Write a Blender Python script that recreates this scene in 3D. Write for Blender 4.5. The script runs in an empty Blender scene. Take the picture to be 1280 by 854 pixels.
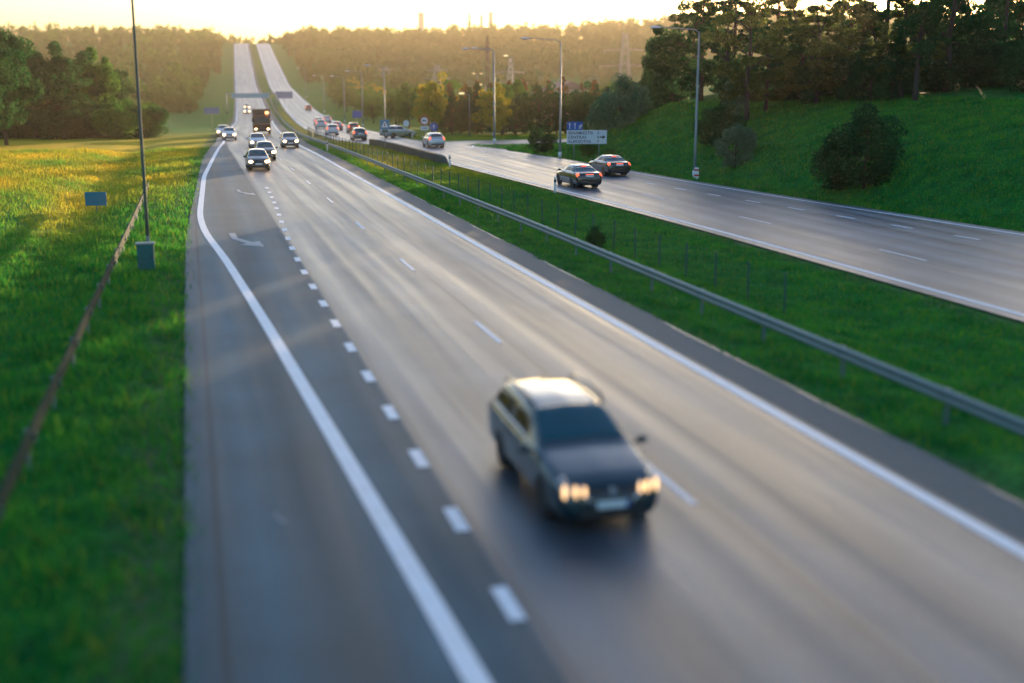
import bpy, bmesh, math, random
import numpy as np
from mathutils import Vector, Matrix

random.seed(7)
RNG = np.random.default_rng(11)
C = bpy.context.scene.collection
SC = bpy.context.scene
R = math.radians

# ------------------------------------------------------------------ camera
F, H, YH = 1490.0, 6.7, 100.0                  # focal length in px of a 1280 px wide frame, eye height, horizon row
PITCH = math.atan((427 - YH) / F)
cam_d = bpy.data.cameras.new("camera")
cam = bpy.data.objects.new("camera", cam_d)
C.objects.link(cam)
cam.location = (0, 0, H)
cam.rotation_euler = (math.pi / 2 - PITCH, 0, 0)
cam_d.sensor_width = 36
cam_d.lens = F / 1280 * 36
cam_d.clip_start = 0.2
cam_d.clip_end = 6000
cam_d.dof.use_dof = True
cam_d.dof.focus_distance = 74
cam_d.dof.aperture_fstop = 0.215
SC.camera = cam

# ------------------------------------------------------------------ sky, sun, exposure
SUN_AZ, SUN_EL = R(17.5), R(4.6)               # clockwise from +Y
w = bpy.data.worlds.new("World")
SC.world = w
w.use_nodes = True
wn, wl = w.node_tree.nodes, w.node_tree.links
bg = wn["Background"]
sky = wn.new("ShaderNodeTexSky")
sky.sky_type = 'NISHITA'
sky.sun_disc = False
sky.sun_elevation = SUN_EL
sky.sun_rotation = SUN_AZ
sky.air_density = 1.0
sky.dust_density = 2.0
sky.ozone_density = 1.6
# bright aureole of the low sun, fixed to the sun's direction in the sky
geo = wn.new("ShaderNodeTexCoord")
dot = wn.new("ShaderNodeVectorMath"); dot.operation = 'DOT_PRODUCT'
sd = Vector((math.sin(SUN_AZ) * math.cos(SUN_EL), math.cos(SUN_AZ) * math.cos(SUN_EL), math.sin(SUN_EL)))
dot.inputs[1].default_value = sd
wl.new(geo.outputs["Generated"], dot.inputs[0])
def wpow(e, k):
    a = wn.new("ShaderNodeMath"); a.operation = 'MAXIMUM'; a.inputs[1].default_value = 0.0
    wl.new(dot.outputs["Value"], a.inputs[0])
    b = wn.new("ShaderNodeMath"); b.operation = 'POWER'; b.inputs[1].default_value = e
    wl.new(a.outputs[0], b.inputs[0])
    c = wn.new("ShaderNodeMath"); c.operation = 'MULTIPLY'; c.inputs[1].default_value = k
    wl.new(b.outputs[0], c.inputs[0])
    return c.outputs[0]
GLOW = [(6, .2, (1.0, 0.72, 0.74)), (120, 3.0, (1.0, 0.50, 0.16)), (500, 10.0, (1.0, 0.36, 0.03)), (4000, 60.0, (1.0, 0.42, 0.06))]
prev = sky.outputs[0]
for e, k, col in GLOW:
    v = wn.new("ShaderNodeVectorMath"); v.operation = 'SCALE'
    v.inputs[0].default_value = col
    wl.new(wpow(e, k), v.inputs["Scale"])
    a = wn.new("ShaderNodeVectorMath"); a.operation = 'ADD'
    wl.new(prev, a.inputs[0]); wl.new(v.outputs[0], a.inputs[1])
    prev = a.outputs[0]
wl.new(prev, bg.inputs[0])
bg.inputs[1].default_value = 0.13

sun_d = bpy.data.lights.new("sun", 'SUN')
sun_d.energy = 5.0
sun_d.angle = R(0.6)
sun_d.color = (1.0, 0.60, 0.27)
sun = bpy.data.objects.new("sun", sun_d)
C.objects.link(sun)
sun.rotation_euler = (-sd).to_track_quat('-Z', 'Y').to_euler()

SC.view_settings.view_transform = 'Standard'
SC.view_settings.look = 'None'
SC.view_settings.exposure = 1.8
SC.view_settings.gamma = 1.0
SC.view_settings.use_white_balance = True
SC.view_settings.white_balance_temperature = 5100
SC.view_settings.white_balance_tint = 9
SC.cycles.max_bounces = 6
SC.cycles.transparent_max_bounces = 8
SC.cycles.volume_bounces = 0
SC.cycles.use_denoising = True

# ------------------------------------------------------------------ frame of the road: s along it, t across it
A0 = math.atan2(-0.2584, 0.966)
RV = np.array([math.sin(A0), math.cos(A0)])
NV = np.array([math.cos(A0), -math.sin(A0)])

def smooth_interp(xs, ys, k=9):
    g = np.linspace(-100, 1600, 1701)
    v = np.interp(g, xs, ys)
    ker = np.hanning(2 * k + 1); ker /= ker.sum()
    v = np.convolve(np.pad(v, k, mode='edge'), ker, mode='valid')
    return lambda s: np.interp(s, g, v)
bend = smooth_interp([-60, 130, 160, 200, 275, 400, 507, 684, 807, 1000, 1600], [0, 0, .8, 2.6, 6.8, 12, 16, 23.2, 28.2, 37, 60], 20)
prof = smooth_interp([-60, 120, 200, 270, 340, 420, 507, 684, 807, 860, 1000, 1600], [0, 0, -1.2, -2.4, -1.8, .8, 4, 18.2, 29, 31.2, 30.5, 26], 30)
aL = smooth_interp([-60, 12, 24, 34, 47, 55, 62, 88, 121, 142, 200, 1600], [5, 2.85, 2.27, 1.79, 1.07, .46, .30, .89, 2.6, 3.5, 3.6, 3.6], 6)
paveL = smooth_interp([-60, 45, 55, 106, 142, 200, 1600], [-.35, -.4, -.35, .95, 2.6, 2.8, 2.8], 8)
bL = smooth_interp([-60, 30, 50, 72, 96, 128, 146, 200, 400, 1600], [23.3, 23.1, 22.9, 22.1, 20.9, 20.0, 17.2, 16.4, 17.4, 17.8], 8)
bR = smooth_interp([-60, 0, 45, 67, 82, 99, 110, 120, 130, 146, 200, 1600], [45, 41.5, 35.4, 32.9, 31.7, 30.7, 29.6, 28.4, 26.4, 24.9, 24.4, 25.6], 6)

def W(s, t):
    s = np.asarray(s, float); tt = np.asarray(t, float) + bend(s)
    return s * RV[0] + tt * NV[0], s * RV[1] + tt * NV[1]
def ST(x, y):
    s = x * RV[0] + y * RV[1]
    return s, x * NV[0] + y * NV[1] - bend(s)
def sstep(a, b, x):
    u = np.clip((x - a) / (b - a), 0, 1)
    return u * u * (3 - 2 * u)
def hz(s, t):
    """height of the ground at road coordinates"""
    s = np.asarray(s, float); t = np.asarray(t, float)
    z = prof(s) - 0.06
    # valley to the right of the rising road, wooded ridge behind it
    val = sstep(30, 90, t) * sstep(180, 300, s)
    zv = np.interp(s, [0, 250, 420, 560, 650, 800, 950, 1600], [0, -2.0, .5, 3.5, 8, 29, 33, 33]) + sstep(150, 420, t) * 14 * sstep(560, 800, s)
    z = z * (1 - val) + zv * val
    # left: ditch, then a gently uneven field
    z = z - 0.5 * np.exp(-((t + 6) / 2.2) ** 2) * (1 - sstep(120, 180, s))
    z = z + sstep(-8, -40, t) * (0.5 * np.sin(s * .045 + 1) + .4 * np.sin(t * .11)) * sstep(10, 60, s)
    # median hollow
    bl = bL(s)
    mid = (12.6 + bl) / 2 + .8
    z = z - 0.28 * np.exp(-((t - mid) / 1.9) ** 2) * sstep(150, 110, s)
    # embankment right of the far carriageway
    d = t - bR(s) - 2.0
    top = 7.0 + .5 * np.sin(s * .07) + np.clip(d - 14, 0, 60) * .03
    h = np.minimum(d * 0.52, 99)
    h = top * (1 - np.exp(-np.clip(h, 0, 99) / top * 1.25)) * sstep(0, 3.5, d)
    end = np.interp(np.clip(d, 0, 60), [0, 12, 30, 60], [112, 121, 126, 128])
    z = z + h * (1 - sstep(end - 18, end + 4, s))
    return z
def hxy(x, y):
    s, t = ST(x, y)
    return float(hz(s, t))
def at(px, Y):
    """world point on the ground seen in column px at forward distance Y"""
    z = 0.0
    for _ in range(6):
        zc = Y * math.cos(PITCH) + (H - z) * math.sin(PITCH)
        x = (px - 640) / F * zc
        z = hxy(x, Y)
    return x, Y, z
def pt(s, t):
    x, y = W(s, t)
    return float(x), float(y), float(hz(s, t))
def heading(s):
    x0, y0 = W(s - 1, 0); x1, y1 = W(s + 1, 0)
    return math.atan2(y1 - y0, x1 - x0) - math.pi / 2

# ------------------------------------------------------------------ materials
MATS = {}
def mat(name, col=(.5, .5, .5), rough=.6, metal=0., spec=.5, coat=0., emit=None, estr=0., noise=0., nscale=6.):
    if name in MATS: return MATS[name]
    m = bpy.data.materials.new(name); m.use_nodes = True
    n, l = m.node_tree.nodes, m.node_tree.links
    b = n["Principled BSDF"]
    b.inputs["Base Color"].default_value = (*col, 1)
    b.inputs["Roughness"].default_value = rough
    b.inputs["Metallic"].default_value = metal
    b.inputs["Specular IOR Level"].default_value = spec
    b.inputs["Coat Weight"].default_value = coat
    b.inputs["Coat Roughness"].default_value = .05
    if emit:
        b.inputs["Emission Color"].default_value = (*emit, 1)
        b.inputs["Emission Strength"].default_value = estr
    if noise > 0:
        tc = n.new("ShaderNodeTexCoord"); nz = n.new("ShaderNodeTexNoise")
        nz.inputs["Scale"].default_value = nscale; nz.inputs["Detail"].default_value = 5
        l.new(tc.outputs["Object"], nz.inputs["Vector"])
        r = n.new("ShaderNodeMix"); r.data_type = 'RGBA'
        r.inputs[6].default_value = (*[c * (1 - noise) for c in col], 1)
        r.inputs[7].default_value = (*[min(1, c * (1 + noise)) for c in col], 1)
        l.new(nz.outputs["Fac"], r.inputs[0]); l.new(r.outputs[2], b.inputs["Base Color"])
        mr = n.new("ShaderNodeMapRange"); mr.inputs[3].default_value = rough * .8; mr.inputs[4].default_value = min(1, rough * 1.25)
        l.new(nz.outputs["Fac"], mr.inputs[0]); l.new(mr.outputs[0], b.inputs["Roughness"])
    MATS[name] = m
    return m

def ramp(n, pts):
    r = n.new("ShaderNodeValToRGB")
    e = r.color_ramp.elements
    while len(e) < len(pts): e.new(.5)
    for k, (p, c) in enumerate(pts):
        e[k].position = p; e[k].color = (*c, 1)
    return r

def grass_mat():
    m = bpy.data.materials.new("grass"); m.use_nodes = True
    n, l = m.node_tree.nodes, m.node_tree.links
    b = n["Principled BSDF"]; b.inputs["Roughness"].default_value = .9; b.inputs["Specular IOR Level"].default_value = .08
    tc = n.new("ShaderNodeTexCoord")
    def noise(scale, det=6):
        z = n.new("ShaderNodeTexNoise"); z.inputs["Scale"].default_value = scale; z.inputs["Detail"].default_value = det
        l.new(tc.outputs["Object"], z.inputs["Vector"]); return z
    n1, n2, n3 = noise(.09, 4), noise(1.3), noise(9., 8)
    r1 = ramp(n, [(.3, (.012, .13, .028)), (.5, (.028, .20, .028)), (.72, (.07, .27, .024))])
    l.new(n2.outputs["Fac"], r1.inputs[0])
    r2 = ramp(n, [(.38, (.60, .62, .6)), (.62, (1.25, 1.2, 1.1))])
    l.new(n3.outputs["Fac"], r2.inputs[0])
    mx = n.new("ShaderNodeMix"); mx.data_type = 'RGBA'; mx.blend_type = 'MULTIPLY'; mx.inputs[0].default_value = 1
    l.new(r1.outputs[0], mx.inputs[6]); l.new(r2.outputs[0], mx.inputs[7])
    # yellow patches, a vertex attribute broken up by noise
    at_ = n.new("ShaderNodeAttribute"); at_.attribute_name = "yellow"
    ad = n.new("ShaderNodeMath"); ad.operation = 'ADD'
    ms = n.new("ShaderNodeMath"); ms.operation = 'MULTIPLY_ADD'; ms.inputs[1].default_value = 1.4; ms.inputs[2].default_value = -.55
    l.new(n1.outputs["Fac"], ms.inputs[0]); l.new(at_.outputs["Fac"], ad.inputs[0]); l.new(ms.outputs[0], ad.inputs[1])
    mu = n.new("ShaderNodeMath"); mu.operation = 'MULTIPLY'; mu.use_clamp = True
    l.new(ad.outputs[0], mu.inputs[0]); l.new(at_.outputs["Fac"], mu.inputs[1])
    my = n.new("ShaderNodeMix"); my.data_type = 'RGBA'; my.inputs[7].default_value = (.55, .42, .012, 1)
    l.new(mu.outputs[0], my.inputs[0]); l.new(mx.outputs[2], my.inputs[6])
    # bare gravelly soil
    at2 = n.new("ShaderNodeAttribute"); at2.attribute_name = "soil"
    m2 = n.new("ShaderNodeMath"); m2.operation = 'MULTIPLY'; m2.use_clamp = True
    mm = n.new("ShaderNodeMapRange"); mm.inputs[1].default_value = .35; mm.inputs[2].default_value = .6
    mm.inputs[3].default_value = .3; mm.inputs[4].default_value = 1.2
    l.new(n3.outputs["Fac"], mm.inputs[0]); l.new(mm.outputs[0], m2.inputs[0]); l.new(at2.outputs["Fac"], m2.inputs[1])
    ms2 = n.new("ShaderNodeMix"); ms2.data_type = 'RGBA'; ms2.inputs[7].default_value = (.16, .14, .10, 1)
    l.new(m2.outputs[0], ms2.inputs[0]); l.new(my.outputs[2], ms2.inputs[6])
    l.new(ms2.outputs[2], b.inputs["Base Color"])
    bp = n.new("ShaderNodeBump"); bp.inputs["Strength"].default_value = .9; bp.inputs["Distance"].default_value = .25
    l.new(n3.outputs["Fac"], bp.inputs["Height"]); l.new(bp.outputs[0], b.inputs["Normal"])
    return m

def leaf_mat(name, c1, c2, trans=.35, scale=.5, use_yellow=False, hue=.485, val=1.5):
    if name in MATS: return MATS[name]
    m = bpy.data.materials.new(name); m.use_nodes = True
    n, l = m.node_tree.nodes, m.node_tree.links
    n.remove(n["Principled BSDF"])
    out = n["Material Output"]
    tc = n.new("ShaderNodeTexCoord"); nz = n.new("ShaderNodeTexNoise")
    nz.inputs["Scale"].default_value = scale; nz.inputs["Detail"].default_value = 4
    l.new(tc.outputs["Object"], nz.inputs["Vector"])
    r = ramp(n, [(.35, c1), (.65, c2)])
    l.new(nz.outputs["Fac"], r.inputs[0])
    d = n.new("ShaderNodeBsdfDiffuse"); t = n.new("ShaderNodeBsdfTranslucent"); x = n.new("ShaderNodeMixShader")
    x.inputs[0].default_value = trans
    hs = n.new("ShaderNodeHueSaturation"); hs.inputs["Value"].default_value = val; hs.inputs["Hue"].default_value = hue
    src = r.outputs[0]
    if use_yellow:
        at_ = n.new("ShaderNodeAttribute"); at_.attribute_name = "yellow"
        my = n.new("ShaderNodeMix"); my.data_type = 'RGBA'; my.inputs[7].default_value = (.55, .42, .012, 1)
        l.new(at_.outputs["Fac"], my.inputs[0]); l.new(src, my.inputs[6]); src = my.outputs[2]
    l.new(src, d.inputs[0]); l.new(src, hs.inputs["Color"]); l.new(hs.outputs[0], t.inputs[0])
    l.new(d.outputs[0], x.inputs[1]); l.new(t.outputs[0], x.inputs[2]); l.new(x.outputs[0], out.inputs[0])
    MATS[name] = m
    return m

def asphalt_mat(name, base, rough, lane_shade=False):
    m = bpy.data.materials.new(name); m.use_nodes = True
    n, l = m.node_tree.nodes, m.node_tree.links
    b = n["Principled BSDF"]; b.inputs["Specular IOR Level"].default_value = .5
    uv = n.new("ShaderNodeUVMap"); sx = n.new("ShaderNodeSeparateXYZ"); l.new(uv.outputs[0], sx.inputs[0])
    tc = n.new("ShaderNodeTexCoord")
    # slow wander of the wheel tracks
    wz = n.new("ShaderNodeTexNoise"); wz.inputs["Scale"].default_value = .05; l.new(tc.outputs["Object"], wz.inputs["Vector"])
    wa = n.new("ShaderNodeMath"); wa.operation = 'MULTIPLY_ADD'; wa.inputs[1].default_value = .18
    l.new(wz.outputs["Fac"], wa.inputs[0]); l.new(sx.outputs[0], wa.inputs[2])
    fr = n.new("ShaderNodeMath"); fr.operation = 'FRACT'; l.new(wa.outputs[0], fr.inputs[0])
    k = [tuple(c * f for c in base) for f in (.92, 1.3, .66, 1.35, .9)]
    r = ramp(n, [(.0, k[0]), (.13, (base[0]*.8, base[1]*.8, base[2]*.82)), (.3, k[1]), (.52, k[2]), (.6, (base[0]*.7, base[1]*.7, base[2]*.72)), (.78, k[3]), (.97, k[4])])
    l.new(fr.outputs[0], r.inputs[0])
    # streaks along the road, patches, stone grain
    mp = n.new("ShaderNodeCombineXYZ")
    s1 = n.new("ShaderNodeMath"); s1.operation = 'MULTIPLY'; s1.inputs[1].default_value = 6
    s2 = n.new("ShaderNodeMath"); s2.operation = 'MULTIPLY'; s2.inputs[1].default_value = .35
    l.new(sx.outputs[0], s1.inputs[0]); l.new(sx.outputs[1], s2.inputs[0]); l.new(s1.outputs[0], mp.inputs[0]); l.new(s2.outputs[0], mp.inputs[1])
    st = n.new("ShaderNodeTexNoise"); st.inputs["Scale"].default_value = 1; st.inputs["Detail"].default_value = 5; l.new(mp.outputs[0], st.inputs["Vector"])
    pz = n.new("ShaderNodeTexNoise"); pz.inputs["Scale"].default_value = .35; pz.inputs["Detail"].default_value = 6; l.new(tc.outputs["Object"], pz.inputs["Vector"])
    gz = n.new("ShaderNodeTexNoise"); gz.inputs["Scale"].default_value = 22; gz.inputs["Detail"].default_value = 3; l.new(tc.outputs["Object"], gz.inputs["Vector"])
    cur = r.outputs[0]
    for src, lo, hi in ((st, .80, 1.22), (pz, .78, 1.25), (gz, .66, 1.34)):
        mr = n.new("ShaderNodeMapRange"); mr.inputs[1].default_value = .3; mr.inputs[2].default_value = .7; mr.inputs[3].default_value = lo; mr.inputs[4].default_value = hi
        l.new(src.outputs["Fac"], mr.inputs[0])
        v = n.new("ShaderNodeVectorMath"); v.operation = 'SCALE'; l.new(cur, v.inputs[0]); l.new(mr.outputs[0], v.inputs["Scale"]); cur = v.outputs[0]
    # tarred seam beside each lane line
    f2 = n.new("ShaderNodeMath"); f2.operation = 'MULTIPLY_ADD'; f2.inputs[1].default_value = .02
    l.new(st.outputs["Fac"], f2.inputs[0]); l.new(sx.outputs[0], f2.inputs[2])
    f3 = n.new("ShaderNodeMath"); f3.operation = 'FRACT'; l.new(f2.outputs[0], f3.inputs[0])
    sr = ramp(n, [(.0, (1, 1, 1)), (.055, (1, 1, 1)), (.062, (.45, .45, .45)), (.082, (.5, .5, .5)), (.09, (1, 1, 1))])
    l.new(f3.outputs[0], sr.inputs[0])
    sm = n.new("ShaderNodeMix"); sm.data_type = 'RGBA'; sm.blend_type = 'MULTIPLY'; sm.inputs[0].default_value = 1
    l.new(cur, sm.inputs[6]); l.new(sr.outputs[0], sm.inputs[7]); cur = sm.outputs[2]
    if lane_shade:
        # shade on the entry lane and hard shoulder, painted in as darker blue-grey
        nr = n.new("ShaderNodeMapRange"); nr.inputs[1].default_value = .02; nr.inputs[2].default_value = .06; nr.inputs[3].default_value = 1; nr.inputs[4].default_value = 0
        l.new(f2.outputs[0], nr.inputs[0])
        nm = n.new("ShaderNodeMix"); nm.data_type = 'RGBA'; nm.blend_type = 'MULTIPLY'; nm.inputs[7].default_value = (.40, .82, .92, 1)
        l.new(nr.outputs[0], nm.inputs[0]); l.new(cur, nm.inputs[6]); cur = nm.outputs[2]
    l.new(cur, b.inputs["Base Color"])
    mr = n.new("ShaderNodeMapRange"); mr.inputs[1].default_value = .3; mr.inputs[2].default_value = .7; mr.inputs[3].default_value = rough - .07; mr.inputs[4].default_value = rough + .1
    l.new(st.outputs["Fac"], mr.inputs[0]); l.new(mr.outputs[0], b.inputs["Roughness"])
    if lane_shade:
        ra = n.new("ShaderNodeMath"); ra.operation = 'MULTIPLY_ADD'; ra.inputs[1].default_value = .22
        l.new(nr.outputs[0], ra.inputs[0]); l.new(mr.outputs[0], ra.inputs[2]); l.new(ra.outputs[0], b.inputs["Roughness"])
    bp = n.new("ShaderNodeBump"); bp.inputs["Strength"].default_value = .25; bp.inputs["Distance"].default_value = .02
    l.new(gz.outputs["Fac"], bp.inputs["Height"]); l.new(bp.outputs[0], b.inputs["Normal"])
    return m

M_GRASS = grass_mat()
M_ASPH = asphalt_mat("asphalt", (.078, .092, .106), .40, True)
M_ASPHB = asphalt_mat("asphalt_far", (.14, .138, .15), .38)
M_SHOULDER = mat("gravelly_asphalt", (.095, .11, .11), .75, noise=.5, nscale=5)
M_PAINT = mat("road_paint", (.82, .82, .84), .5, noise=.18, nscale=2.5)
M_GALV = mat("galvanised_steel", (.16, .22, .22), .5, .6, noise=.2, nscale=3)
M_POLE = mat("grey_green_pole", (.20, .26, .25), .5, .4, noise=.15)
M_DKGREEN = mat("green_wire_posts", (.03, .09, .075), .6)
M_WHITE = mat("white_plastic", (.75, .75, .73), .5)
M_BLACK = mat("black_plastic", (.02, .02, .02), .5)
M_SIGNW = mat("sign_white", (.68, .68, .70), .45)
M_SIGNB = mat("sign_blue", (.012, .085, .36), .45)
M_SIGNBL = mat("sign_black", (.012, .012, .014), .5)
M_RED = mat("sign_red", (.45, .02, .02), .45)
M_CONC = mat("dark_concrete", (.035, .05, .045), .85, noise=.3, nscale=2)
M_BARK = mat("bark", (.04, .033, .027), .9, noise=.35, nscale=4)
M_RUBBER = mat("tyre_rubber", (.015, .015, .016), .8)
M_RIM = mat("wheel_alloy", (.45, .46, .48), .3, .9)
M_GLASS = mat("tinted_glass", (.003, .06, .08), .06, 0, .7)
M_SGLASS = mat("dark_side_glass", (.004, .008, .009), .12, 0, .25)
M_CHROME = mat("chrome", (.7, .7, .72), .12, 1.)
M_HEAD = mat("headlamp_glow", (.9, .8, .6), .2, emit=(1, .48, .13), estr=.8)
M_HEADFAR = mat("oncoming_headlamp_glow", (.9, .8, .6), .2, emit=(1, .50, .15), estr=5.)
M_TAIL = mat("tail_lamp_glow", (.5, .02, .01), .3, emit=(1, .10, .02), estr=.8)
M_AMBER = mat("amber_lamp_glow", (.7, .3, .02), .3, emit=(1, .30, .07), estr=1.6)
M_LENS = mat("lamp_lens", (.25, .27, .28), .1, .3)

# ------------------------------------------------------------------ mesh helpers
def arr_mesh(name, verts, faces, uvs=None):
    me = bpy.data.meshes.new(name)
    v = np.asarray(verts, np.float32).reshape(-1, 3)
    f = np.asarray(faces, np.int32)
    k = f.shape[1]
    me.vertices.add(len(v)); me.vertices.foreach_set("co", v.ravel())
    me.loops.add(f.size); me.loops.foreach_set("vertex_index", f.ravel())
    me.polygons.add(len(f)); me.polygons.foreach_set("loop_start", np.arange(0, f.size, k, dtype=np.int32))
    if uvs is not None:
        uv = me.uv_layers.new(name="UVMap")
        uv.data.foreach_set("uv", np.asarray(uvs, np.float32)[f.ravel()].ravel())
    me.update(calc_edges=True)
    return me
def link(name, me, m, parent=None, loc=None, rz=0):
    o = bpy.data.objects.new(name, me)
    C.objects.link(o)
    if m is not None and me is not None and not me.materials:
        me.materials.append(m)
    if parent is not None: o.parent = parent
    if loc is not None: o.location = loc
    if rz: o.rotation_euler = (0, 0, rz)
    return o
def tag(o, label=None, cat=None, group=None, kind=None):
    if label: o['label'] = label
    if cat: o['category'] = cat
    if group: o['group'] = group
    if kind: o['kind'] = kind
    return o
def thing(name, label, cat, loc, rz=0, group=None):
    o = bpy.data.objects.new(name, None)
    o.empty_display_size = .3
    C.objects.link(o); o.location = loc; o.rotation_euler = (0, 0, rz)
    return tag(o, label, cat, group)
def copy_tree(o, parent=None):
    c = o.copy(); C.objects.link(c)
    if parent is not None: c.parent = parent
    for ch in KIDS.get(o.name, []):
        copy_tree(ch, c)
    return c
KIDS = {}
def kids_index():
    KIDS.clear()
    for o in bpy.data.objects:
        if o.parent: KIDS.setdefault(o.parent.name, []).append(o)

class MB:
    """collects boxes, tubes and discs into one mesh"""
    def __init__(self): self.v = []; self.f = []; self.sm = False
    def add(self, vs, fs):
        k = len(self.v); self.v += [tuple(p) for p in vs]; self.f += [tuple(i + k for i in q) for q in fs]
    def box(self, c, s, rz=0, bev=0):
        x, y, z = [a / 2 for a in s]
        if bev:
            prof_ = [(-x + bev, -y), (x - bev, -y), (x, -y + bev), (x, y - bev), (x - bev, y), (-x + bev, y), (-x, y - bev), (-x, -y + bev)]
            inner = [(a * (1 - bev / x), b * (1 - bev / y)) for a, b in prof_]
            vs = [(a, b, -z) for a, b in inner] + [(a, b, -z + bev) for a, b in prof_] + [(a, b, z - bev) for a, b in prof_] + [(a, b, z) for a, b in inner]
            fs = [tuple(range(7, -1, -1)), tuple(range(24, 32))]
            for r in range(3):
                for i in range(8):
                    j = (i + 1) % 8
                    fs.append((r * 8 + i, r * 8 + j, r * 8 + 8 + j, r * 8 + 8 + i))
        else:
            vs = [(a, b, d) for d in (-z, z) for a, b in ((-x, -y), (x, -y), (x, y), (-x, y))]
            fs = [(3, 2, 1, 0), (4, 5, 6, 7), (0, 1, 5, 4), (1, 2, 6, 5), (2, 3, 7, 6), (3, 0, 4, 7)]
        ca, sa = math.cos(rz), math.sin(rz)
        self.add([(c[0] + a * ca - b * sa, c[1] + a * sa + b * ca, c[2] + d) for a, b, d in vs], fs)
        return self
    def tube(self, pts, rads, seg=8, cap=True):
        pts = [Vector(p) for p in pts]
        if not isinstance(rads, (list, tuple)): rads = [rads] * len(pts)
        vs, fs = [], []
        for i, p in enumerate(pts):
            d = (pts[min(i + 1, len(pts) - 1)] - pts[max(i - 1, 0)]).normalized()
            up = Vector((0, 0, 1)) if abs(d.z) < .9 else Vector((1, 0, 0))
            a = d.cross(up).normalized(); b = a.cross(d).normalized()
            for k in range(seg):
                th = 2 * math.pi * k / seg
                vs.append(p + (a * math.cos(th) + b * math.sin(th)) * rads[i])
        for i in range(len(pts) - 1):
            for k in range(seg):
                j = (k + 1) % seg
                fs.append((i * seg + k, i * seg + j, (i + 1) * seg + j, (i + 1) * seg + k))
        if cap:
            fs.append(tuple(range(seg - 1, -1, -1))); n0 = (len(pts) - 1) * seg
            fs.append(tuple(range(n0, n0 + seg)))
        self.add(vs, fs); return self
    def poly(self, pts2, y0, y1):
        """extrude a polygon given in local x,z between y0 and y1"""
        n = len(pts2)
        self.add([(a, y0, b) for a, b in pts2] + [(a, y1, b) for a, b in pts2],
                 [tuple(range(n - 1, -1, -1)), tuple(range(n, 2 * n))] + [(i, (i + 1) % n, n + (i + 1) % n, n + i) for i in range(n)])
        return self
    def lathe_x(self, prof_, seg=28, cx=0, cy=0, cz=0):
        """revolve (x, radius) profile about an axis parallel to x"""
        vs, fs = [], []
        for x, r in prof_:
            for k in range(seg):
                th = 2 * math.pi * k / seg
                vs.append((cx + x, cy + r * math.cos(th), cz + r * math.sin(th)))
        for i in range(len(prof_) - 1):
            for k in range(seg):
                j = (k + 1) % seg
                fs.append((i * seg + k, i * seg + j, (i + 1) * seg + j, (i + 1) * seg + k))
        fs.append(tuple(range(seg - 1, -1, -1))); n0 = (len(prof_) - 1) * seg
        fs.append(tuple(range(n0, n0 + seg)))
        self.add(vs, fs); return self
    def ball(self, c, r, n=8):
        vs, fs = [], []
        for i in range(n + 1):
            ph = math.pi * i / n
            for k in range(2 * n):
                th = math.pi * k / n
                vs.append((c[0] + r[0] * math.sin(ph) * math.cos(th), c[1] + r[1] * math.sin(ph) * math.sin(th), c[2] + r[2] * math.cos(ph)))
        for i in range(n):
            for k in range(2 * n):
                j = (k + 1) % (2 * n)
                fs.append((i * 2 * n + k, (i + 1) * 2 * n + k, (i + 1) * 2 * n + j, i * 2 * n + j))
        self.add(vs, fs); return self
    def mesh(self, name, smooth=False):
        me = bpy.data.meshes.new(name); me.from_pydata(self.v, [], self.f)
        bm = bmesh.new(); bm.from_mesh(me); bmesh.ops.recalc_face_normals(bm, faces=bm.faces); bm.to_mesh(me); bm.free()
        if smooth: me.polygons.foreach_set("use_smooth", [True] * len(me.polygons))
        me.update(); return me
    def build(self, name, m, parent=None, smooth=False, loc=None, rz=0):
        return link(name, self.mesh(name, smooth), m, parent, loc, rz)

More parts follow.
